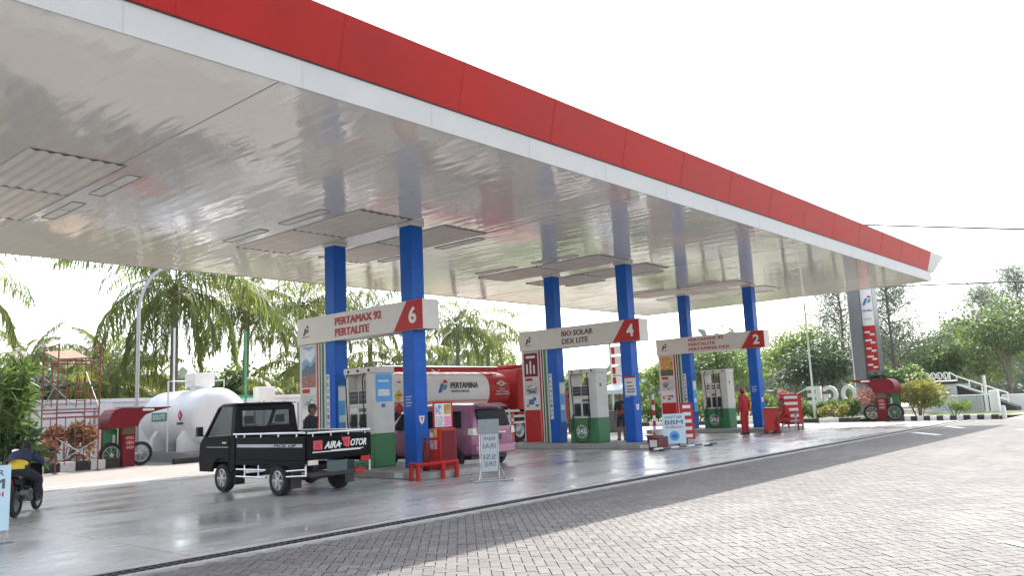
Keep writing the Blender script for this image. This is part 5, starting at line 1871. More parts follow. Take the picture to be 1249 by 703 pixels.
def tree(name, label, loc, h, cw, n, ll, lw, mt, group=None, trunk_r=.16, base=.35, kind='broad', seed=0, lean=(0, 0)):
    """trunk, forking limbs and a crown of leaf clumps hung on the limb ends"""
    r = np.random.default_rng(seed)
    t = thing(name, label, 'tree', loc, group)
    L0 = Vector(loc)
    m = MB()
    tips = []
    fork = h * base
    top = L0 + Vector((lean[0], lean[1], h * (.62 if kind == 'broad' else .97)))
    tp = [L0 + Vector((0, 0, -.1)), L0 + Vector((lean[0] * .2 + r.normal(0, .06), lean[1] * .2, fork)), L0.lerp(top, .75) + Vector((r.normal(0, .12), r.normal(0, .12), 0)), top]
    m.tube(tp, [trunk_r, trunk_r * .8, trunk_r * .5, trunk_r * .2], 9)
    nb = 11 if kind == 'broad' else 44
    for k in range(nb):
        f = (k + .5) / nb
        a = k * 2.399 + r.uniform(-.4, .4)
        if kind == 'broad':
            z0 = fork + (h * .55 - fork) * f
            ln = cw * .5 * r.uniform(.65, 1.1) * (1 - .45 * f)
            e = r.uniform(.25, .7) + f * .6
        else:
            z0 = fork + (h * .95 - fork) * f
            ln = cw * .5 * r.uniform(.6, 1.15) * (1.05 - f * .85)
            e = r.uniform(.1, .6)
        s0 = L0 + (top - L0) * min(1, z0 / max(.1, (top - L0).z))
        dv = Vector((math.cos(a) * math.cos(e), math.sin(a) * math.cos(e), math.sin(e)))
        midp = s0 + dv * ln * .5 + Vector((0, 0, r.uniform(-.05, .2) * ln))
        end = s0 + dv * ln + Vector((0, 0, (.12 if kind == 'broad' else -.05) * ln))
        m.tube([s0, midp, end], [trunk_r * .32, trunk_r * .2, trunk_r * .06], 6)
        tips += [(midp, .6), (end, 1.0), (midp.lerp(end, .5), .8)]
        for q in range(3):
            d2 = (dv + Vector(r.normal(0, .6, 3))).normalized()
            e2 = midp.lerp(end, r.uniform(.2, 1)) + d2 * ln * r.uniform(.25, .5)
            m.tube([midp.lerp(end, .4), e2], [trunk_r * .1, trunk_r * .03], 5)
            tips.append((e2, .9))
    obj('trunk', m, bark, t)
    C = np.array([tuple(p - L0) for p, _ in tips])
    rr = np.array([q for _, q in tips]) * cw * (.15 if kind == 'broad' else .10) * r.uniform(.7, 1.3, len(tips))
    ci = r.integers(0, len(C), n)
    d = unit(n)
    rad_ = rr[ci] * r.uniform(.25, 1.1, n) ** .7
    sc = np.array([1.15, 1.15, .72]) if kind == 'broad' else np.array([1.25, 1.25, .8])
    P = C[ci] + d * rad_[:, None] * sc
    if kind == 'broad':
        D = d * .7 + unit(n) * .8
        nn = unit(n) * .6 + np.array([0, 0, 1])
    else:
        D = d * .5 + unit(n) * .35 + np.array([0, 0, .15])
        nn = unit(n)
    me = leaf_mesh('crown', P, D, nn, ll * r.uniform(.6, 1.3, n), lw * r.uniform(.7, 1.2, n))
    meobj('crown', me, mt, t)
    return t


def palm(name, label, loc, h, L, seed, nf=22, mt=None, lean=(0, 0), nuts=0, droop=1.0, group='coconut palms behind the wall', lw=.058, nst=52):
    r = np.random.default_rng(seed)
    t = thing(name, label, 'palm tree', loc, group)
    L0 = Vector(loc)
    top = L0 + Vector((lean[0], lean[1], h))
    k = 14
    path, rad_ = [], []
    for i in range(k + 1):
        f = i / k
        path.append(L0 + Vector((lean[0] * f ** 1.6, lean[1] * f ** 1.6, h * f - .1 * (1 - f))))
        rad_.append((.21 - .07 * f) * (1.25 if i == 0 else 1) * (1 + .05 * (i % 2)))
    obj('trunk', MB().tube(path, rad_, 12), palmbark, t)
    P, D, N, LL, WW = [], [], [], [], []
    m = MB()
    for q in range(nf):
        f = q / nf
        az = q * 2.399 + r.uniform(-.25, .25)
        el = R(80) - f ** .9 * R(108) * droop + r.uniform(-.15, .15)
        fl = L * r.uniform(.85, 1.1) * (.75 + .35 * math.sin(math.pi * min(1, f + .15)))
        steps = 15
        p = top + Vector((math.cos(az) * .1, math.sin(az) * .1, r.uniform(-.25, .2)))
        pts, dirs = [p.copy()], []
        e = el
        bend = r.uniform(.055, .09) * (1.0 + .35 * f) * (.45 + .55 * max(.2, math.cos(el)))
        az2 = az
        for s in range(steps):
            d = Vector((math.cos(az2) * math.cos(e), math.sin(az2) * math.cos(e), math.sin(e)))
            dirs.append(d)
            p = p + d * fl / steps
            pts.append(p.copy())
            e = max(-1.45, e - bend * (1 + s * .09))
            az2 += r.normal(0, .012)
        m.tube(pts, [.035 * (1 - .85 * s / steps) for s in range(steps + 1)], 5, cap=False)
        droopk = r.uniform(.4, 1.2) * (.5 + .9 * f) * droop
        for j in range(nst):
            u_ = .12 + .88 * j / (nst - 1)
            x = u_ * steps
            i = min(steps - 1, int(x))
            base = pts[i].lerp(pts[i + 1], x - i)
            dd = dirs[i]
            sv = dd.cross(Vector((0, 0, 1)))
            sv = sv.normalized() if sv.length > .15 else Vector((-math.sin(az), math.cos(az), 0))
            ll = fl * .235 * (math.sin(math.pi * (u_ * .8 + .14)) ** .7) * r.uniform(.85, 1.1)
            for s in (1, -1):
                dv = sv * s * .95 + dd * .42 + Vector((0, 0, -.45 * droopk)) + Vector(r.normal(0, .07, 3))
                P.append(base)
                D.append(dv)
                N.append(Vector((0, 0, 1)) + Vector(r.normal(0, .25, 3)))
                LL.append(ll)
                WW.append(lw * r.uniform(.8, 1.25))
    obj('frond_rib', m, pm('frond rib', (0.16, 0.17, 0.06), .5) if 'frond rib' not in bpy.data.materials else bpy.data.materials['frond rib'], t)
    me = leaf_mesh('crown', np.array([tuple(p - L0) for p in P]), np.array([tuple(d) for d in D]), np.array([tuple(n) for n in N]), np.array(LL), np.array(WW), .38)
    meobj('crown', me, mt or LPALM, t)
    if nuts:
        for q in range(nuts):
            a = q * 2.399
            c = top + Vector((math.cos(a) * .3, math.sin(a) * .3, -.35 - .28 * (q % 3) * .8))
            obj('coconut', MB().ball(c, .13, .13, .17, 10, 7), coconut_m, t, smooth=True)
    return t


# palms behind the wall
palm('coconut_palm', 'large drooping coconut palm with nuts behind the white tank', (18.2, 37.0, -.08), 8.0, 5.6, 3, 28, LPALM, (0, 0), 9, 1.22, nst=60, lw=.06)
palm('coconut_palm', 'coconut palm with hanging fronds right of the largest palm', (24.2, 41.0, -.08), 7.6, 4.6, 8, 22, LPALM, (.2, 0), 5, 1.0)
palm('coconut_palm', 'yellowish coconut palm just left of the sign numbered 6', (30.3, 44.5, -.08), 8.6, 5.0, 12, 20, LPALM2, (0, 0), 0, .95)
palm('coconut_palm', 'coconut palm framed between the two columns of island six', (35.5, 44.0, -.08), 8.2, 5.2, 21, 22, LPALM, (0, 0), 0, 1.05)
palm('coconut_palm', 'full coconut palm above the white part of the tanker', (44.3, 44.5, -.08), 7.7, 4.7, 5, 26, LPALM, (.3, 0), 4, 1.0)
palm('coconut_palm', 'coconut palm with loose fronds right above the red tanker front', (50.3, 47.0, -.08), 6.9, 3.9, 33, 20, LPALM2, (.4, 0), 0, 1.0)
palm('coconut_palm', 'coconut palm cut by the left edge of the photo', (8.3, 34.6, -.08), 6.8, 4.3, 14, 22, LPALM, (-.3, 0), 0, 1.0)
palm('coconut_palm', 'small distant palm between left edge and scaffold', (17.0, 52.0, -.08), 5.4, 3.6, 17, 18, LPALM, (0, 0), 0, .95)
palm('coconut_palm', 'small distant palm standing behind the scaffold', (20.6, 50.0, -.08), 5.0, 3.4, 18, 18, LPALM, (0, 0), 0, .95)
palm('coconut_palm', 'short bushy palm low behind the wall between scaffold and tank', (20.5, 44.0, -.08), 2.7, 3.2, 19, 18, LPALM2, (0, 0), 0, .9)
palm('coconut_palm', 'bright young palm behind the wall above the pickup roof', (23.0, 36.0, -.08), 2.2, 2.3, 23, 18, LPALM2, (0, 0), 0, .8)
palm('coconut_palm', 'low yellowish palm left of the sign numbered 6', (28.8, 41.5, -.08), 4.6, 3.6, 42, 20, LPALM2, (0, 0), 0, 1.0)
palm('coconut_palm', 'low green palm behind the first pump', (34.5, 40.0, -.08), 4.4, 3.6, 43, 20, LPALM, (0, 0), 0, 1.0)
palm('coconut_palm', 'yellow green palm low behind the white tank', (16.6, 39.5, -.08), 3.4, 3.4, 45, 20, LPALM2, (0, 0), 0, 1.0)
# low growth behind the wall
k = 0
for x, y, h, cw, mt, lab in [(12.5, 40, 4.6, 4.5, LG3, 'low leafy tree behind the wall at the far left'), (16.2, 43.5, 5.0, 4.0, LG1, 'low leafy tree behind the wall beyond the scaffold'), (23, 52, 4.6, 6.0, LG2, 'leafy tree behind the wall left of the white tank'),
                             (29, 50, 4.6, 7.0, LG1, 'leafy tree behind the wall above the pickup'), (38.5, 55, 5.0, 8.0, LG2, 'leafy tree beyond the pump of island six'), (54, 60, 5.2, 8.0, LG1, 'leafy tree behind the tanker tank'),
                             (66, 61, 7.4, 9.0, LG2, 'bright tree above the front of the tanker')]:
    k += 1
    tree('leafy_tree', lab, (x, y, -.08), h, cw, 4200, .34, .2, mt, 'leafy trees behind the wall', .13, .2, 'broad', 100 + k)

# shrubs on the left
shrub('croton_bush', 'bronze croton bush under the scaffold', 'bush', (11.05, 30.3, .2), .95, .6, 1.25, 1500, .2, .085, LCROT, None, .15)
shrub('dark_bush', 'dark green low bush left of the bronze croton', 'bush', (10.1, 30.6, .2), .5, .4, .95, 500, .2, .07, LDK)
t = shrub('tall_plant', 'tall leafy green plant at the left edge behind the motorcyclist', 'plant', (8.15, 27.0, -.01), (.5), .55, 3.9, 1300, .5, .075, LG1, None, .5, .8)
shrub('tall_plant', 'dark leafy plant low at the left edge beside the kerb', 'plant', (8.6, 27.2, -.01), .55, .55, 1.5, 800, .4, .1, LDK, None, .1, .6)

# ------------------------------------------------------------------ scaffold tower
t = thing('scaffold_tower', 'tall rusty red tubular scaffold tower by the left wall', 'scaffold', (10.6, 28.3, 0))
A, B_, C_, D_ = Vector((9.91, 27.82, 0)), Vector((11.24, 27.95, 0)), Vector((11.35, 29.4, 0)), Vector((10.0, 29.35, 0))
Hs = 4.1
for p in (A, B_, C_, D_):
    zb = 0.0 if p.y < 29.0 else .2
    obj('upright', MB().tube([p + Vector((0, 0, zb)), p + Vector((0, 0, Hs))], .023, 8), rust_red, t)
    obj('foot_plate', MB().box(p.x - .07, p.x + .07, p.y - .07, p.y + .07, zb + .001, zb + .02), black, t)
for z in (1.75, 1.9, 3.55):
    for p, q in ((A, B_), (D_, C_)):
        obj('ledger', MB().tube([p + Vector((0, 0, z)), q + Vector((0, 0, z))], .024, 8), rust_red, t)
for z in (1.72, 2.0, 3.5, 4.05):
    for p, q in ((A, D_), (B_, C_)):
        obj('ledger', MB().tube([p + Vector((0, 0, z)), q + Vector((0, 0, z))], .024, 8), rust_red, t)
for p, q in ((A, B_), (D_, C_)):
    d = (q - p).normalized()
    for e, s in ((p, 1), (q, -1)):
        m = MB().tube([e + d * s * .28 + Vector((0, 0, .25)), e + d * s * .28 + Vector((0, 0, 1.75))], .016, 6)
        for z in (.4, .75, 1.1, 1.45):
            m.tube([e + Vector((0, 0, z)), e + d * s * .28 + Vector((0, 0, z))], .014, 6)
        m.tube([e + d * s * .28 + Vector((0, 0, 2.1)), e + d * s * .28 + Vector((0, 0, 3.5))], .016, 6)
        for z in (2.3, 2.6, 2.9, 3.2):
            m.tube([e + Vector((0, 0, z)), e + d * s * .28 + Vector((0, 0, z))], .014, 6)
        obj('frame_ladder', m, rust_red, t)
for p, q, z0, z1 in ((A, D_, 2.9, 2.0), (A, D_, .9, .2), (B_, C_, 2.0, 3.3), (D_, C_, 3.1, 1.8), (A, B_, 1.1, .25), (B_, A, 1.0, .3)):
    obj('brace', MB().tube([p + Vector((0, 0, z0)), q + Vector((0, 0, z1))], .014, 6), steel, t)
obj('platform_board', MB().hexa([A + Vector((0, 0, 3.56)), A + Vector((.9, 0, 3.62)), D_ + Vector((.9, 0, 3.98)), D_ + Vector((0, 0, 3.9))],
                                [A + Vector((0, 0, 3.60)), A + Vector((.9, 0, 3.66)), D_ + Vector((.9, 0, 4.02)), D_ + Vector((0, 0, 3.94))]), wood, t)


# ------------------------------------------------------------------ nitrogen / air kiosks
def kiosk(label, o, u, w, group):
    """o = foot of the red pillar; u = direction the roof tip points to; w = horizontal depth axis"""
    o, u, w = Vector(o), Vector(u), Vector(w)
    z = Vector((0, 0, 1))
    t = thing('air_kiosk', label, 'kiosk', o, group)
    prof = [(-.76, 1.30), (-.77, 1.55), (-.70, 1.80), (-.58, 1.95), (-.36, 2.0), (1.36, 2.0), (1.36, 1.975), (.75, 1.84), (.45, 1.74), (.28, 1.55), (.2, 1.35)]
    obj('roof', MB().prism(prof, o - w * .45, u, z, w, .9), dkred, t)
    obj('roof_label', MB().prism([(.35, 1.88), (.75, 1.88), (.75, 1.96), (.35, 1.96)], o - w * .453, u, z, -w, .004), STK, t)
    obj('pillar', MB().prism([(-.2, 0.0), (.22, 0.0), (.22, 1.34), (-.2, 1.34)], o - w * .22, u, z, w, .4), dkred, t, bevel=.015)
    obj('side_panel', MB().prism([(-.72, .05), (-.26, .05), (-.26, 1.3), (-.72, 1.3)], o + w * .1, u, z, w, .08), green, t, bevel=.01)
    obj('white_label', MB().prism([(-.42, .7), (-.34, .7), (-.34, 1.1), (-.42, 1.1)], o + w * .095, u, z, -w, .004), STK, t)
    obj('control_box', MB().prism([(-.3, 1.1), (.15, 1.1), (.1, 1.5), (-.25, 1.5)], o - w * .36, u, z, w, .12), pm('olive box', (0.12, 0.08, 0.035), .6), t, bevel=.02)
    obj('back_post', MB().tube([o - u * .73 + w * .2, o - u * .73 + w * .2 + z * 1.4], .03, 8), dkred, t)
    for a in (-.5, .5):
        c = o + u * a + z * .42 + w * .0
        tyre = obj('display_tyre', MB().lathe(c, w, [(.30, -.06), (.40, -.06), (.42, 0), (.40, .06), (.30, .06), (.30, -.06)], 28, False), rubber, t)
        m = MB().lathe(c, w, [(.30, -.03), (.30, .03), (.27, .03), (.27, -.03), (.30, -.03)], 24, False)
        for q in range(8):
            aa = q * math.pi / 4
            dv = u * math.cos(aa) + z * math.sin(aa)
            m.tube([c + dv * .05, c + dv * .28], .012, 5)
        m.lathe(c, w, [(.06, -.05), (.06, .05)], 12)
        obj('rim', m, steel, tyre)
    rd = u if abs(u.x) > .5 else u * -1
    rd = Vector((1, 0, 0)) if abs(u.x) > .5 else Vector((0, -1, 0))
    for q, ch in enumerate(('NITRO', 'GEN', 'ANGIN')):
        oo = o - rd * .1 - w * .225 + z * (.92 - q * .16)
        text('lettering', ch, oo, rd, z, .26, .11, pm('kiosk pink print', (0.75, .35, .35), .5) if 'kiosk pink print' not in bpy.data.materials else bpy.data.materials['kiosk pink print'], t, .004, .02)
    return t


kiosk('dark red air kiosk with curved roof left of the white tank', (12.55, 28.9, -.01), (1, 0, 0), (0, 1, 0), 'dark red air kiosks')
kiosk('dark red air kiosk with curved roof at the far right kerb gap', (40.6, 12.42, -.07), (0, 1, 0), (1, 0, 0), 'dark red air kiosks')

# ------------------------------------------------------------------ storage tank
t = thing('storage_tank', 'white horizontal fuel storage tank on saddles beside the wall', 'tank', (16.0, 30.2, 0))
obj('plinth', MB().box(14.3, 19.5, 27.95, 33.2, -.08, .34), pm('plinth grey', (0.27, 0.27, 0.28), .8, var=.15), t, bevel=.01)
TC, TR = 15.7, 1.09
prof = [(0.02, -.42), (.45, -.38), (.82, -.26), (1.04, -.10), (TR, .06), (TR, 1.60), (TR + .004, 1.602), (TR + .004, 1.64), (TR, 1.642), (TR, 4.0), (1.04, 4.16), (.82, 4.32), (.45, 4.44), (0.02, 4.48)]
obj('shell', MB().lathe((TC, 28.35, 1.54), (0, 1, 0), prof, 48), tankwhite, t, smooth='auto')
for yy in (28.9, 31.1):
    obj('saddle', MB().prism([(-1.2, .342), (-.95, .342), (-.5, .342), (.5, .342), (1.2, .342), (1.2, .8), (.98, 1.12), (.55, .62), (0, .47), (-.55, .62), (-.98, 1.12), (-1.2, .8)], (TC, yy, 0), (1, 0, 0), (0, 0, 1), (0, 1, 0), .3), tankwhite, t)
xs_ = TC - TR - .005
obj('name_plate', MB().box(xs_ - .02, xs_ + .01, 30.2, 31.4, 1.48, 1.80), pm('plate green', (0.02, .24, .17), .4), t)
text('lettering', 'SOLUTE', (xs_ - .021, 31.3, 1.54), *XM, 1.0, .2, white, t, .004, .02)
c0 = Vector((xs_ - .004, 29.15, 1.66))
dm = obj('hazard_diamond', MB().prism([(0, -.2), (.15, 0), (0, .2), (-.15, 0)], c0, (0, -1, 0), (0, 0, 1), (-1, 0, 0), .02), red, t)
text('lettering', '4', c0 + Vector((-.021, .06, -.08)), *XM, .1, .16, white, dm, .003, .02)
text('lettering', 'FLAMMABLE', (xs_ + .0, 29.42, 1.32), *XM, .5, .09, dkgrey, t, .012, .02)
obj('manway_box', MB().box(15.4, 16.2, 29.6, 30.4, 2.74, 3.26), white, t, bevel=.01)
obj('manway_neck', MB().lathe((15.85, 30.0, 2.6), (0, 0, 1), [(.4, 0), (.4, .255)], 20), tankwhite, t)
m = MB().tube([(14.5, 29.9, .345), (14.5, 29.9, 2.95), (15.0, 29.9, 2.95), (15.44, 29.9, 2.95)], .035, 8)
obj('fill_pipe', m, tankwhite, t)
m = MB().tube([(15.2, 30.9, 2.55), (15.2, 30.9, 5.1)], .04, 8)
obj('vent_pipe', m, tankwhite, t)
m = MB().tube([(16.2, 28.9, 2.68), (16.2, 28.9, 2.95), (16.2, 31.5, 2.95), (16.2, 31.5, 2.68)], .02, 6)
obj('hand_rail', m, tankwhite, t)
t = thing('vent_pole', 'slim bright green pole behind the pickup cab', 'pole', (18.65, 31.5, 0))
obj('pole', MB().tube([(18.65, 31.5, -.08), (18.65, 31.5, 5.15)], .045, 8), ltgreen, t)
obj('bracket', MB().box(18.35, 18.95, 31.4, 31.6, 2.3, 2.42), ltgreen, t)
t = thing('utility_box', 'plain white square box on a post above the pickup roof', 'box', (19.3, 31.2, 0))
obj('body', MB().box(18.95, 19.75, 31.0, 31.4, 2.15, 2.75), white, t, bevel=.01)
obj('post', MB().tube([(19.35, 31.2, -.08), (19.35, 31.2, 2.148)], .05, 8), steel, t)

# curved street lamp by the wall
t = thing('street_lamp', 'grey street lamp with curved arm left of the big palm', 'street lamp', (14.05, 31.5, -.01))
m = MB().tube([(14.05, 31.5, -.01), (14.05, 31.5, 2.2)], .085, 12)
obj('base_pole', m, steel, t)
pth = [(14.05, 31.5, 2.2), (14.05, 31.5, 5.6)] + [(14.05 + 1.3 * (1 - math.cos(a)), 31.5, 5.6 + 2.0 * math.sin(a)) for a in np.linspace(.15, 1.35, 8)]
obj('arm', MB().tube(pth, [.07] * 2 + [.06] * 8, 10), steel, t)
obj('lamp_head', MB().hexa([(15.0, 31.42, 7.50), (15.7, 31.40, 7.58), (15.7, 31.60, 7.58), (15.0, 31.58, 7.50)], [(15.0, 31.45, 7.62), (15.6, 31.44, 7.68), (15.6, 31.56, 7.68), (15.0, 31.55, 7.62)]), steel, t, bevel=.02)
obj('bracket', MB().box(13.9, 14.2, 31.38, 31.62, 1.95, 2.05), steel, t)

# pink banner beyond the pump of island six
t = thing('feather_banner', 'narrow pink and white banner seen left of the nearest pump', 'banner', (17.9, 24.2, -.01))
obj('pole', MB().tube([(17.65, 24.2, -.01), (17.65, 24.2, 2.6)], .025, 8), steel, t)
obj('cloth', MB().box(17.68, 18.2, 24.19, 24.21, .5, 2.5), pinkprint, t)
obj('print', MB().plate((17.72, 24.187, 1.3), *YM, .4, .25, .003).plate((17.72, 24.187, 1.9), *YM, .4, .3, .003), white, t)

# ------------------------------------------------------------------ right hand side
# hedge plants and shrubs along the kerb
hl = ['clipped green hedge shrub beside the slim light pole', 'green hedge shrub below the white letters', 'green hedge shrub left of the slim light pole', 'green hedge shrub directly behind the red sign rack', 'green hedge shrub beyond the near column of island two',
      'green hedge shrub beyond the third pump', 'green hedge shrub behind the rear column of island two']
for k, y in enumerate((16.0, 14.6, 17.5, 19.1, 20.8, 22.7, 24.8)):
    shrub('hedge_shrub', hl[k], 'hedge', (41.2 + (k % 2) * .3, y, .12), 1.0, 1.0, (.72 if k in (0, 1, 2) else 1.4) + .1 * (k % 3), 1900, .17, .08, [LG1, LG2][k % 2] if k != 1 else LG1, 'hedge shrubs along the right kerb')
shrub('croton_bush', 'pink flowering croton bush beside the right air kiosk', 'bush', (42.0, 12.95, .12), .8, .8, 1.45, 1700, .18, .09, LPINK)
shrub('low_plant', 'low yellow plant at the foot of the hedge by the kerb', 'plant', (40.2, 14.4, .12), .5, .8, .6, 500, .18, .06, LYEL)
shrub('round_bush', 'round yellow green bush right of the air kiosk', 'bush', (41.9, 11.2, .12), 1.0, .95, 1.6, 2100, .18, .09, LYEL)
shrub('low_plant', 'small green plant beside the round yellow bush', 'plant', (41.6, 9.6, .12), .6, .8, .7, 500, .16, .05, LG2)
shrub('pink_bush', 'pale pink bush behind the red sign rack', 'bush', (40.6, 16.9, .12), .6, .7, 1.5, 700, .18, .09, LPINK)
tree('slim_tree', 'slim bright green young tree behind the air kiosk', (45.5, 12.15, -.08), 3.3, 1.5, 1500, .24, .13, LG2, None, .06, .25, 'broad', 41)
# broadleaf trees
BT = [((58, 23.6), 7.4, 6.2, LG2, 'bright broad tree left of the grey pylon'), ((54, 20.2), 4.8, 5.8, LDK, 'dark low tree behind the white letters'), ((64, 16.2), 5.8, 5.4, LG1, 'green broad tree right of the kiosk roof'),
      ((58, 10.1), 7.6, 6.8, LG1, 'broad tree with leaning trunk at the right edge'), ((66, 13.0), 6.0, 6.0, LG2, 'bright broad tree behind the white railing'), ((60, 7.6), 7.2, 5.6, LG2, 'broad tree partly cut by the right edge of the photo'),
      ((52, 27.0), 5.4, 6.0, LG1, 'broad tree seen through the third pump'), ((60, 29.5), 5.6, 6.0, LG2, 'broad tree between the sign numbered 2 and its rear column'), ((70, 21.0), 5.2, 8.0, LDK, 'dark broad tree beyond the pylon'),
      ((48, 14.6), 2.6, 3.2, LG1, 'low green tree between pylon and railing'), ((56, 13.2), 4.2, 4.4, LG1, 'green tree right behind the tall railing')]
for k, ((x, y), h, cw, mt, lab) in enumerate(BT):
    tree('broadleaf_tree', lab, (x, y, -.08), h, cw, 4000, .25, .15, mt, 'broadleaf trees on the right', .15, .28, 'broad', 200 + k, lean=(0, .5 if k == 3 else 0))
CT = [((60, 17.3), 10.4, 8.0, 'tall wispy casuarina tree right of the pylon'), ((62, 21.4), 10.4, 9.0, 'tall wispy casuarina tree left of the pylon'), ((76, 14.6), 9.8, 7.5, 'distant wispy casuarina tree near the right edge'), ((72, 11.4), 10.6, 8.0, 'wispy casuarina tree cut by the right edge'),
      ((84, 18.5), 7.4, 5.2, 'low distant casuarina tree right of the pylon')]
for k, ((x, y), h, cw, lab) in enumerate(CT):
    tree('casuarina_tree', lab, (x, y, -.08), h, cw, 12000, .40, .034, LG3, 'casuarina trees on the right', .14, .15, 'conifer', 300 + k)
# light trees between the islands
tree('young_tree', 'slender airy young tree between island four and island two', (45, 27, -.08), 5.2, 3.0, 1300, .24, .13, LG2, 'young trees beyond the islands', .06, .35, 'broad', 51)
tree('young_tree', 'young tree seen between the columns of island four', (40, 28.6, -.08), 4.5, 2.8, 1300, .24, .13, LG2, 'young trees beyond the islands', .06, .3, 'broad', 52)
tree('young_tree', 'bushy young tree beside the rear column of island four', (33.2, 25.4, -.08), 3.7, 2.3, 2600, .22, .12, LG2, 'young trees beyond the islands', .07, .12, 'broad', 53)
shrub('hedge_shrub', 'leafy bush at foot of the young tree beyond the second pump', 'hedge', (33.0, 25.0, -.01), .9, .9, 1.6, 1500, .18, .09, LG1)
# far-off tree belt closing the horizon
n = 26000
ang = rng.uniform(-.35, 2.2, n)
dist = rng.uniform(95, 135, n)
hh = 5.5 + 2.2 * np.sin(ang * 17) + 1.5 * np.sin(ang * 41 + 1)
Pz = np.abs(rng.uniform(0, 1, n)) * hh
P = np.stack([np.cos(ang) * dist, np.sin(ang) * dist, Pz], 1)
me = leaf_mesh('distant_woods', P, unit(n) + np.array([0, 0, .2]), unit(n), rng.uniform(1.0, 2.2, n), rng.uniform(.7, 1.3, n))
o = meobj('distant_woods', me, LG3, None)
tag(o, 'far belt of low woods along the horizon', None, None, 'stuff')

# pylon with price sign
t = thing('price_pylon', 'grey pylon with white and red price sign behind the right air kiosk', 'pylon sign', (46.6, 14.8, -.05))
obj('column', MB().box(46.3, 47.0, 14.86, 15.45, -.05, 10.5), pylon_grey, t, bevel=.02)
obj('sign_box', MB().box(46.62, 47.4, 14.2, 14.855, 2.2, 10.5), pylon_grey, t, bevel=.02)
u_, v_ = XM
obj('white_panel', MB().plate((46.617, 14.84, 4.95), u_, v_, .62, 5.4, .02), white, t)
pr = obj('red_panel', MB().plate((46.617, 14.84, 2.5), u_, v_, .62, 2.44, .02), red, t)
emblem('emblem', (46.596, 14.76, 6.1), u_, v_, .5, [midblue, ltgreen, red], t, .01)
text('lettering', 'PERTAMINA', (46.596, 14.78, 5.72), u_, v_, .5, .12, dkgrey, t, .006, .02)
obj('grey_strip', MB().plate((46.596, 14.74, 5.25), u_, v_, .4, .12, .006), pm('pale grey', (.55, .57, .58), .5), t)
for k in range(5):
    obj('price_label', MB().plate((46.596, 14.80, 2.74 + k * .45), u_, v_, .28 + .08 * (k % 2), .10, .006).plate((46.596, 14.52, 2.60 + k * .45), u_, v_, .24, .10, .006), STK, pr)
obj('red_edge', MB().box(46.4, 46.9, 15.455, 15.55, 2.0, 5.2), red, t)
obj('red_edge_trim', MB().box(46.28, 46.36, 15.455, 15.5, .5, 5.2), white, t)

# standing white letters seen from behind
for k, (ch, y) in enumerate((('O', 15.45), ('G', 16.42), ('E', 17.32))):
    lab = ['standing white letter O nearest the pylon, seen from behind', 'standing white letter G between two other letters, seen from behind', 'standing white letter E farthest from the pylon, seen from behind'][k]
    t = thing('standing_letter', lab, 'letter', (45.0, y, .1), 'standing white letters in the hedge')
    # reads from +X side: u = +Y
    text('letter', ch, (44.9, y - .4, .78), (0, 1, 0), (0, 0, 1), .78, .98, white, t, .22, .03)
    obj('footing', MB().box(44.85, 45.15, y - .35, y + .35, -.05, .77), conc, t)

# slim light pole
t = thing('light_pole', 'slim pale light pole standing in the hedge by the right kerb', 'pole', (40.0, 15.45, .12))
pl_ = pm('pale pole', (.55, .62, .55), .5)
obj('pole', MB().tube([(40.0, 15.45, .12), (40.0, 15.45, 1.6)], .075, 10).tube([(40.0, 15.45, 1.6), (40.0, 15.45, 5.9)], .045, 10), pl_, t)
obj('guy_wire', MB().tube([(40.0, 15.45, 1.75), (40.4, 17.6, .9)], .018, 6), pl_, t)

# raised platform with white railing
t = thing('raised_platform', 'raised platform with white railing and dark sloping stair side', 'platform', (50, 11.5, -.05))
obj('platform_wall', MB().box(50.0, 53, 11.35, 12.7, -.05, 1.55), pm('pale wall', (.55, .56, .58), .8, var=.15), t)
obj('mural', MB().plate((49.997, 11.95, .35), *XM, .55, .95, .003), pic_grey, t)
obj('deck', MB().box(49.9, 53.1, 11.2, 13.0, 1.552, 1.68), black, t)
obj('stair_side', MB().prism([(11.34, 0.0), (8.6, 0.0), (8.6, .25), (11.34, 1.5)], (50.15, 0, -.05), (0, 1, 0), (0, 0, 1), (1, 0, 0), 1.2), black, t)
m = MB()
m.tube([(49.95, 11.6, 2.2), (49.95, 11.25, 1.95), (49.95, 8.9, .95)], .04, 8)
m.tube([(49.95, 11.6, 1.75), (49.95, 11.25, 1.5), (49.95, 8.9, .55)], .04, 8)
for f in (0, .25, .5, .75, 1):
    p = Vector((49.95, 11.25 + (8.9 - 11.25) * f, 1.95 - f))
    m.tube([p, p - Vector((0, 0, .5))], .035, 8)
m.tube([(49.95, 11.6, 2.2), (49.95, 11.6, 1.6)], .05, 8)
obj('stair_railing', m, white, t)
m = MB()
for k in range(4):
    yy = 12.75 - k * .32
    ring = [Vector((49.95, yy + .13 * math.cos(a), 2.02 + .19 * math.sin(a))) for a in np.linspace(0, 2 * math.pi, 17)]
    m.tube(ring, .035, 6, cap=False)
    m.tube([(49.95, yy - .05, 1.68), (49.95, yy + .06, 2.2)], .03, 6)
m.tube([(49.95, 12.9, 1.72), (49.95, 11.3, 1.72)], .03, 6)
obj('ring_railing', m, white, t)
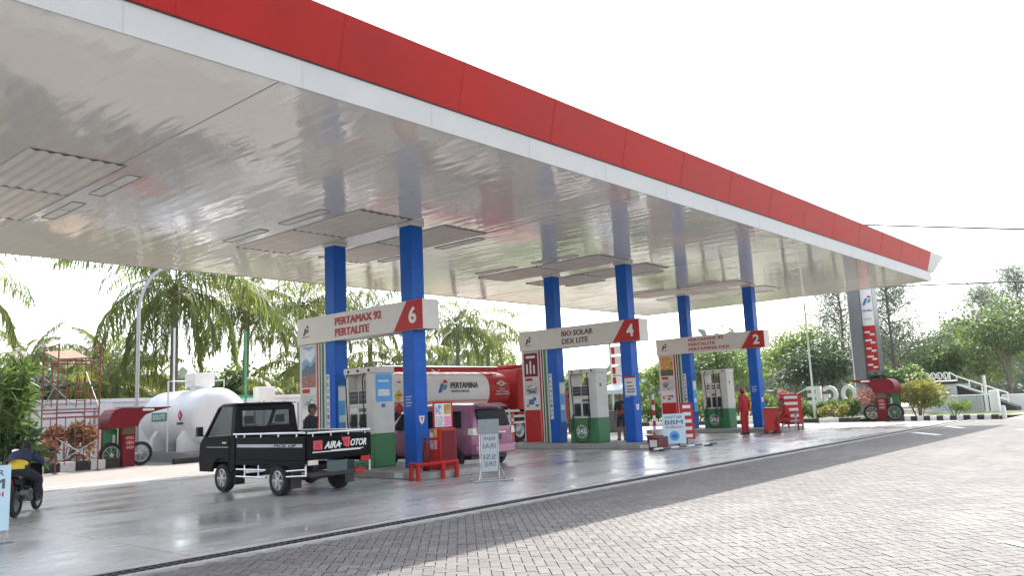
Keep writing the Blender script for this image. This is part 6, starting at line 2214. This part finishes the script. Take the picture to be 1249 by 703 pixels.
# fence and wall by the right kerb
t = thing('metal_fence', 'low pale metal fence behind the right kerb stones', 'fence', (45, 9.8, -.05))
m = MB()
for y in np.arange(8.9, 11.2, .13):
    m.tube([(45.0, y, -.05), (45.0, y, 1.0)], .016, 5)
m.tube([(45.0, 8.9, .95), (45.0, 11.2, .95)], .022, 6).tube([(45.0, 8.9, .15), (45.0, 11.2, .15)], .022, 6)
obj('bars', m, pl_, t)
obj('panel', MB().box(45.05, 45.09, 9.1, 10.2, .0, .95), pm('pale fence sheet', (.5, .5, .52), .7), t)
t = thing('gate_pillar', 'white gate pillar at the end of the low fence', 'pillar', (45.5, 8.75, -.05))
obj('shaft', MB().box(45.3, 45.75, 8.5, 8.88, -.05, 1.15), white, t, bevel=.02)
obj('slim_post', MB().tube([(45.2, 8.98, -.05), (45.2, 8.98, 1.9)], .07, 10), white, t)
t = thing('low_wall', 'low whitewashed wall at the far right under the trees', 'wall', (52, 8.5, -.05))
obj('wall_body', MB().box(52, 52.3, 6.5, 9.6, -.05, .85), white, t, bevel=.02)
t = thing('concrete_bollard', 'small pale bollard at the end of the striped kerb', 'bollard', (39.1, 7.15, 0))
obj('shaft', MB().lathe((39.15, 7.2, -.02), (0, 0, 1), [(.09, 0), (.09, .5), (.05, .58), (0, .58)], 14), kerb_white, t)

# stall and price flags beyond island four
t = thing('price_flag_sign', 'upright red and white sign strip beyond the second pump', 'sign', (34, 22.9, -.01))
obj('pole', MB().tube([(34, 23.2, -.01), (34, 23.2, 4.4)], .06, 8), pl_, t)
for k in range(4):
    p = obj('sign_plate', MB().plate((33.95, 23.1, 2.25 + k * .5), *XM, .62, .42, .03), white, t)
    obj('red_block', MB().plate((33.918, 23.08, 2.29 + k * .5), *XM, .2, .34, .004), red, p)
t = thing('stall_awning', 'small pale awning stall beyond the second pump', 'stall', (33, 21.9, -.01))
obj('awning', MB().hexa([(32.4, 21.6, 1.78), (33.6, 21.6, 1.95), (33.6, 23.0, 1.95), (32.4, 23.0, 1.78)], [(32.4, 21.6, 1.98), (33.6, 21.6, 2.3), (33.6, 23.0, 2.3), (32.4, 23.0, 1.98)]), paleblue, t, bevel=.02)
for x, y in ((32.5, 21.7), (33.5, 21.7), (32.5, 22.9), (33.5, 22.9)):
    obj('leg', MB().tube([(x, y, -.01), (x, y, 1.8)], .03, 8), steel, t)
obj('counter', MB().box(32.7, 33.4, 21.8, 22.8, .0, 1.0), dkgrey, t, bevel=.02)

# overhead wires
wm = pm('wire', (.06, .06, .065), .6)


def wire(label, a, b, sag, r):
    a, b = Vector(a), Vector(b)
    pts = [a.lerp(b, f) - Vector((0, 0, sag * 4 * f * (1 - f))) for f in np.linspace(0, 1, 17)]
    tag(obj('overhead_wire', MB().tube(pts, r, 6), wm), label, 'wire', 'thin overhead wires')
wire('thick wire running right from the red canopy corner', (62, 30, 16.0), (62, -10, 7.6), 0.1, .065)
wire('lower thin wire right of the canopy tip', (62, 30, 9.9), (62, -10, 6.4), 0.05, .055)
wire('faint thin wire between the two other wires at right', (66, 13.4, 9.6), (62, -10, 7.9), 0.05, .018)
wire('thin wire crossing the sky behind the sign numbered 2', (56, 60, 10.0), (130, 60, 24.6), .3, .035)


# thin tropical haze that pales the far trees
hb = MB().box(-170, 270, -170, 270, -1.2, 24)
hm = bpy.data.materials.new('air haze')
hm.use_nodes = True
hn = hm.node_tree
hn.nodes.remove(hn.nodes['Principled BSDF'])
pv = hn.nodes.new('ShaderNodeVolumePrincipled')
pv.inputs['Color'].default_value = (0.9, 0.95, 1.0, 1)
pv.inputs['Density'].default_value = 0.0003
pv.inputs['Anisotropy'].default_value = 0.3
hn.links.new(pv.outputs[0], hn.nodes['Material Output'].inputs['Volume'])
tag(obj('haze', hb, hm, smooth=False), None, None, None, 'stuff')
